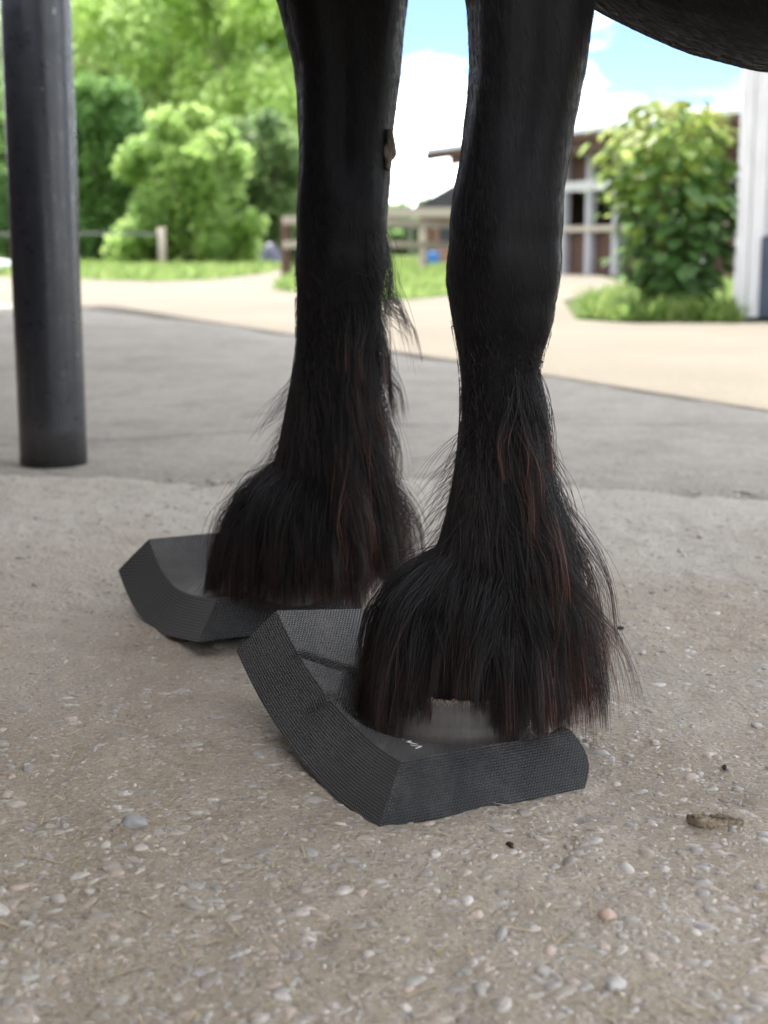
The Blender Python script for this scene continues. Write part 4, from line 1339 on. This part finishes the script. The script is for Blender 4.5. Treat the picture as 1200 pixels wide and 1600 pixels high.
def far_shed():
    c = np.array((1.95, 42.0, 0))
    root = empty('brick_shed', tuple(c))
    B = lambda name, mb_, m: mb_.build(name, m, root)
    mb_ = MB(); mb_.box(c + (.35, 1.5, .72), (1.25, 0, 0), (0, 1.5, 0), (0, 0, .72)); B('wall', mb_, M['brick'])
    mb_ = MB(); mb_.box(c + (-.1, -.15, 1.47), (1.9, 0, 0), (0, .06, 0), (0, 0, .13)); B('fascia', mb_, M['wood'])
    mb_ = MB()
    a, b, top = c + (-1.15, -.1, 1.60), c + (2.6, -.1, 1.60), c + (.9, -.1, 2.75)
    mb_.loft([[a, b, top], [a + (0, 3.3, 0), b + (0, 3.3, 0), top + (0, 3.3, 0)]]); B('roof', mb_, M['darkroof'])
    mb_ = MB(); mb_.box(c + (-.62, -.02, .55), (.05, 0, 0), (0, .05, 0), (0, 0, .55)); B('door_post', mb_, M['darkwood'])
    mb_ = MB(); mb_.box(c + (-.1, -.02, .80), (.30, 0, 0), (0, .03, 0), (0, 0, .25)); B('window', mb_, M['darkroof'])
    tag(root, 'small brick shed with a dark gabled roof far between the legs', 'shed')
far_shed()

def rail_fence():
    A = np.array((at(437, 400, 27)[0], 27.0, 0)); Bp = np.array((at(760, 400, 35)[0], 35.0, 0))
    root = empty('rail_fence', tuple(A))
    d = Bp - A; L_ = np.linalg.norm(d); d /= L_; n = np.array((d[1], -d[0], 0))
    k = .22; i = 0
    while k < L_:
        mb_ = MB(); mb_.box(A + d * k + (0, 0, .54), d * .07, n * .07, (0, 0, .54)); mb_.build('fence_post', M['darkwood'] if i < 2 else M['wood'], root)
        k += 1.85; i += 1
    segs = int(L_ / 1.85)
    for s_ in range(segs + 1):
        a0 = max(0.0, .22 + (s_ - 1) * 1.85 if s_ else 0.0); a1 = min(.22 + s_ * 1.85, L_)
        if a1 - a0 < .05: continue
        for z in (.57, 1.0):
            mb_ = MB(); mb_.bar(A + d * (a0 + .004) + n * .09 + (0, 0, z + .015 * (s_ % 2)), A + d * (a1 - .004) + n * .09 + (0, 0, z), .04, .14); mb_.build('rail', M['wood'], root)
    tag(root, 'weathered two-rail wooden fence crossing behind both forelegs', 'fence')
rail_fence()

def wire_fence():
    pts_ = [np.array((at(x, 400, 35.5)[0], 35.5, 0)) for x in (-160, 30, 253)]
    root = empty('pasture_fence', tuple(pts_[0]))
    for p_ in pts_:
        mb_ = MB(); mb_.tube([p_ + (0, 0, -.1), p_ + (0.01, 0, .5), p_ + (0, 0, .98)], [.095, .09, .085], 12); mb_.build('fence_post', M['wood'], root, True)
    for a, b in zip(pts_[:-1], pts_[1:]):
        mb_ = MB(); mb_.bar(a + (.09, -.02, .86), b + (-.09, -.02, .83), .05, .06); mb_.build('rail', M['oldrail'], root)
    tag(root, 'low pasture fence with round wooden posts before the rounded bush', 'fence')
wire_fence()

def tub():
    c = np.array((at(-26, 428, 29)[0], 29.0, 0))
    root = empty('lidded_tub', tuple(c))
    def rr(hx, hy, z, n=8):
        out = []
        for q in range(4):
            for t in np.linspace(q * math.pi / 2, (q + 1) * math.pi / 2, n, endpoint=False):
                cx_, cy_ = ((1, 1), (-1, 1), (-1, -1), (1, -1))[q]
                out.append((c[0] + cx_ * (hx - .08) + .08 * math.cos(t), c[1] + cy_ * (hy - .08) + .08 * math.sin(t), z))
        return out
    mb_ = MB(); mb_.loft([rr(.46, .3, .0), rr(.50, .33, .11), rr(.50, .33, .12)]); mb_.build('tub_base', M['blue'], root, True)
    mb_ = MB(); mb_.loft([rr(.52, .35, .121), rr(.51, .34, .22), rr(.46, .29, .27), rr(.3, .15, .285)]); mb_.build('lid', M['palepla'], root, True)
    tag(root, 'low blue tub with a whitish lid half behind the steel post', 'tub')
tub()

def bucket():
    c = at(677, 412, 40); c[2] = 0
    root = empty('blue_barrel', tuple(c))
    mb_ = MB(); mb_.loft([[(c[0] + r_ * math.cos(t), c[1] + r_ * math.sin(t), z) for t in np.linspace(0, 6.283, 20, endpoint=False)] for r_, z in ((.12, 0), (.155, .06), (.16, .2), (.16, .34), (.14, .40))]); mb_.build('barrel_body', M['blue'], root, True)
    for z in (.12, .29):
        mb_ = MB(); mb_.loft([[(c[0] + r_ * math.cos(t), c[1] + r_ * math.sin(t), z + dz_) for t in np.linspace(0, 6.283, 20, endpoint=False)] for r_, dz_ in ((.15, -.02), (.172, -.01), (.172, .01), (.15, .02))]); mb_.build('hoop', M['blue'], root, True)
    tag(root, 'small blue plastic barrel on the lawn by the brick shed', 'barrel')
bucket()

def tarp_heap():
    c = at(422, 415, 40); c[2] = 0
    r = np.random.default_rng(8)
    rings = []
    for k, (rad_, z) in enumerate(((.42, 0), (.36, .12), (.27, .3), (.16, .5), (.05, .64))):
        rings.append([(c[0] + rad_ * (1 + .14 * math.sin(5 * t + k * .3) + .05 * r.normal()) * math.cos(t), c[1] + rad_ * (1 + .12 * math.sin(5 * t + k * .3)) * math.sin(t), z) for t in np.linspace(0, 6.283, 28, endpoint=False)])
    mb_ = MB(); mb_.loft(rings)
    o = mb_.build('tarp_heap', M['tarp'], None, True)
    o.data.transform(Matrix.Translation((-c[0], -c[1], 0))); o.location = (c[0], c[1], 0)
    tag(o, 'pointed heap under a dark blue-grey tarp beside the rail fence', 'heap')
tarp_heap()

def mast():
    c = at(641, 400, 70); c[2] = 0
    root = empty('thin_mast', tuple(c))
    mb_ = MB(); mb_.tube([c, c + (0, 0, 3), c + (0, 0, 5.9)], [.07, .055, .035], 8); mb_.build('pole', M['greywood'], root, True)
    mb_ = MB(); mb_.bar(c + (-.25, 0, 5.6), c + (.25, 0, 5.6), .04, .05); mb_.build('crossbar', M['greywood'], root)
    tag(root, 'thin pale mast standing against the sky beyond the sheds', 'mast')
mast()
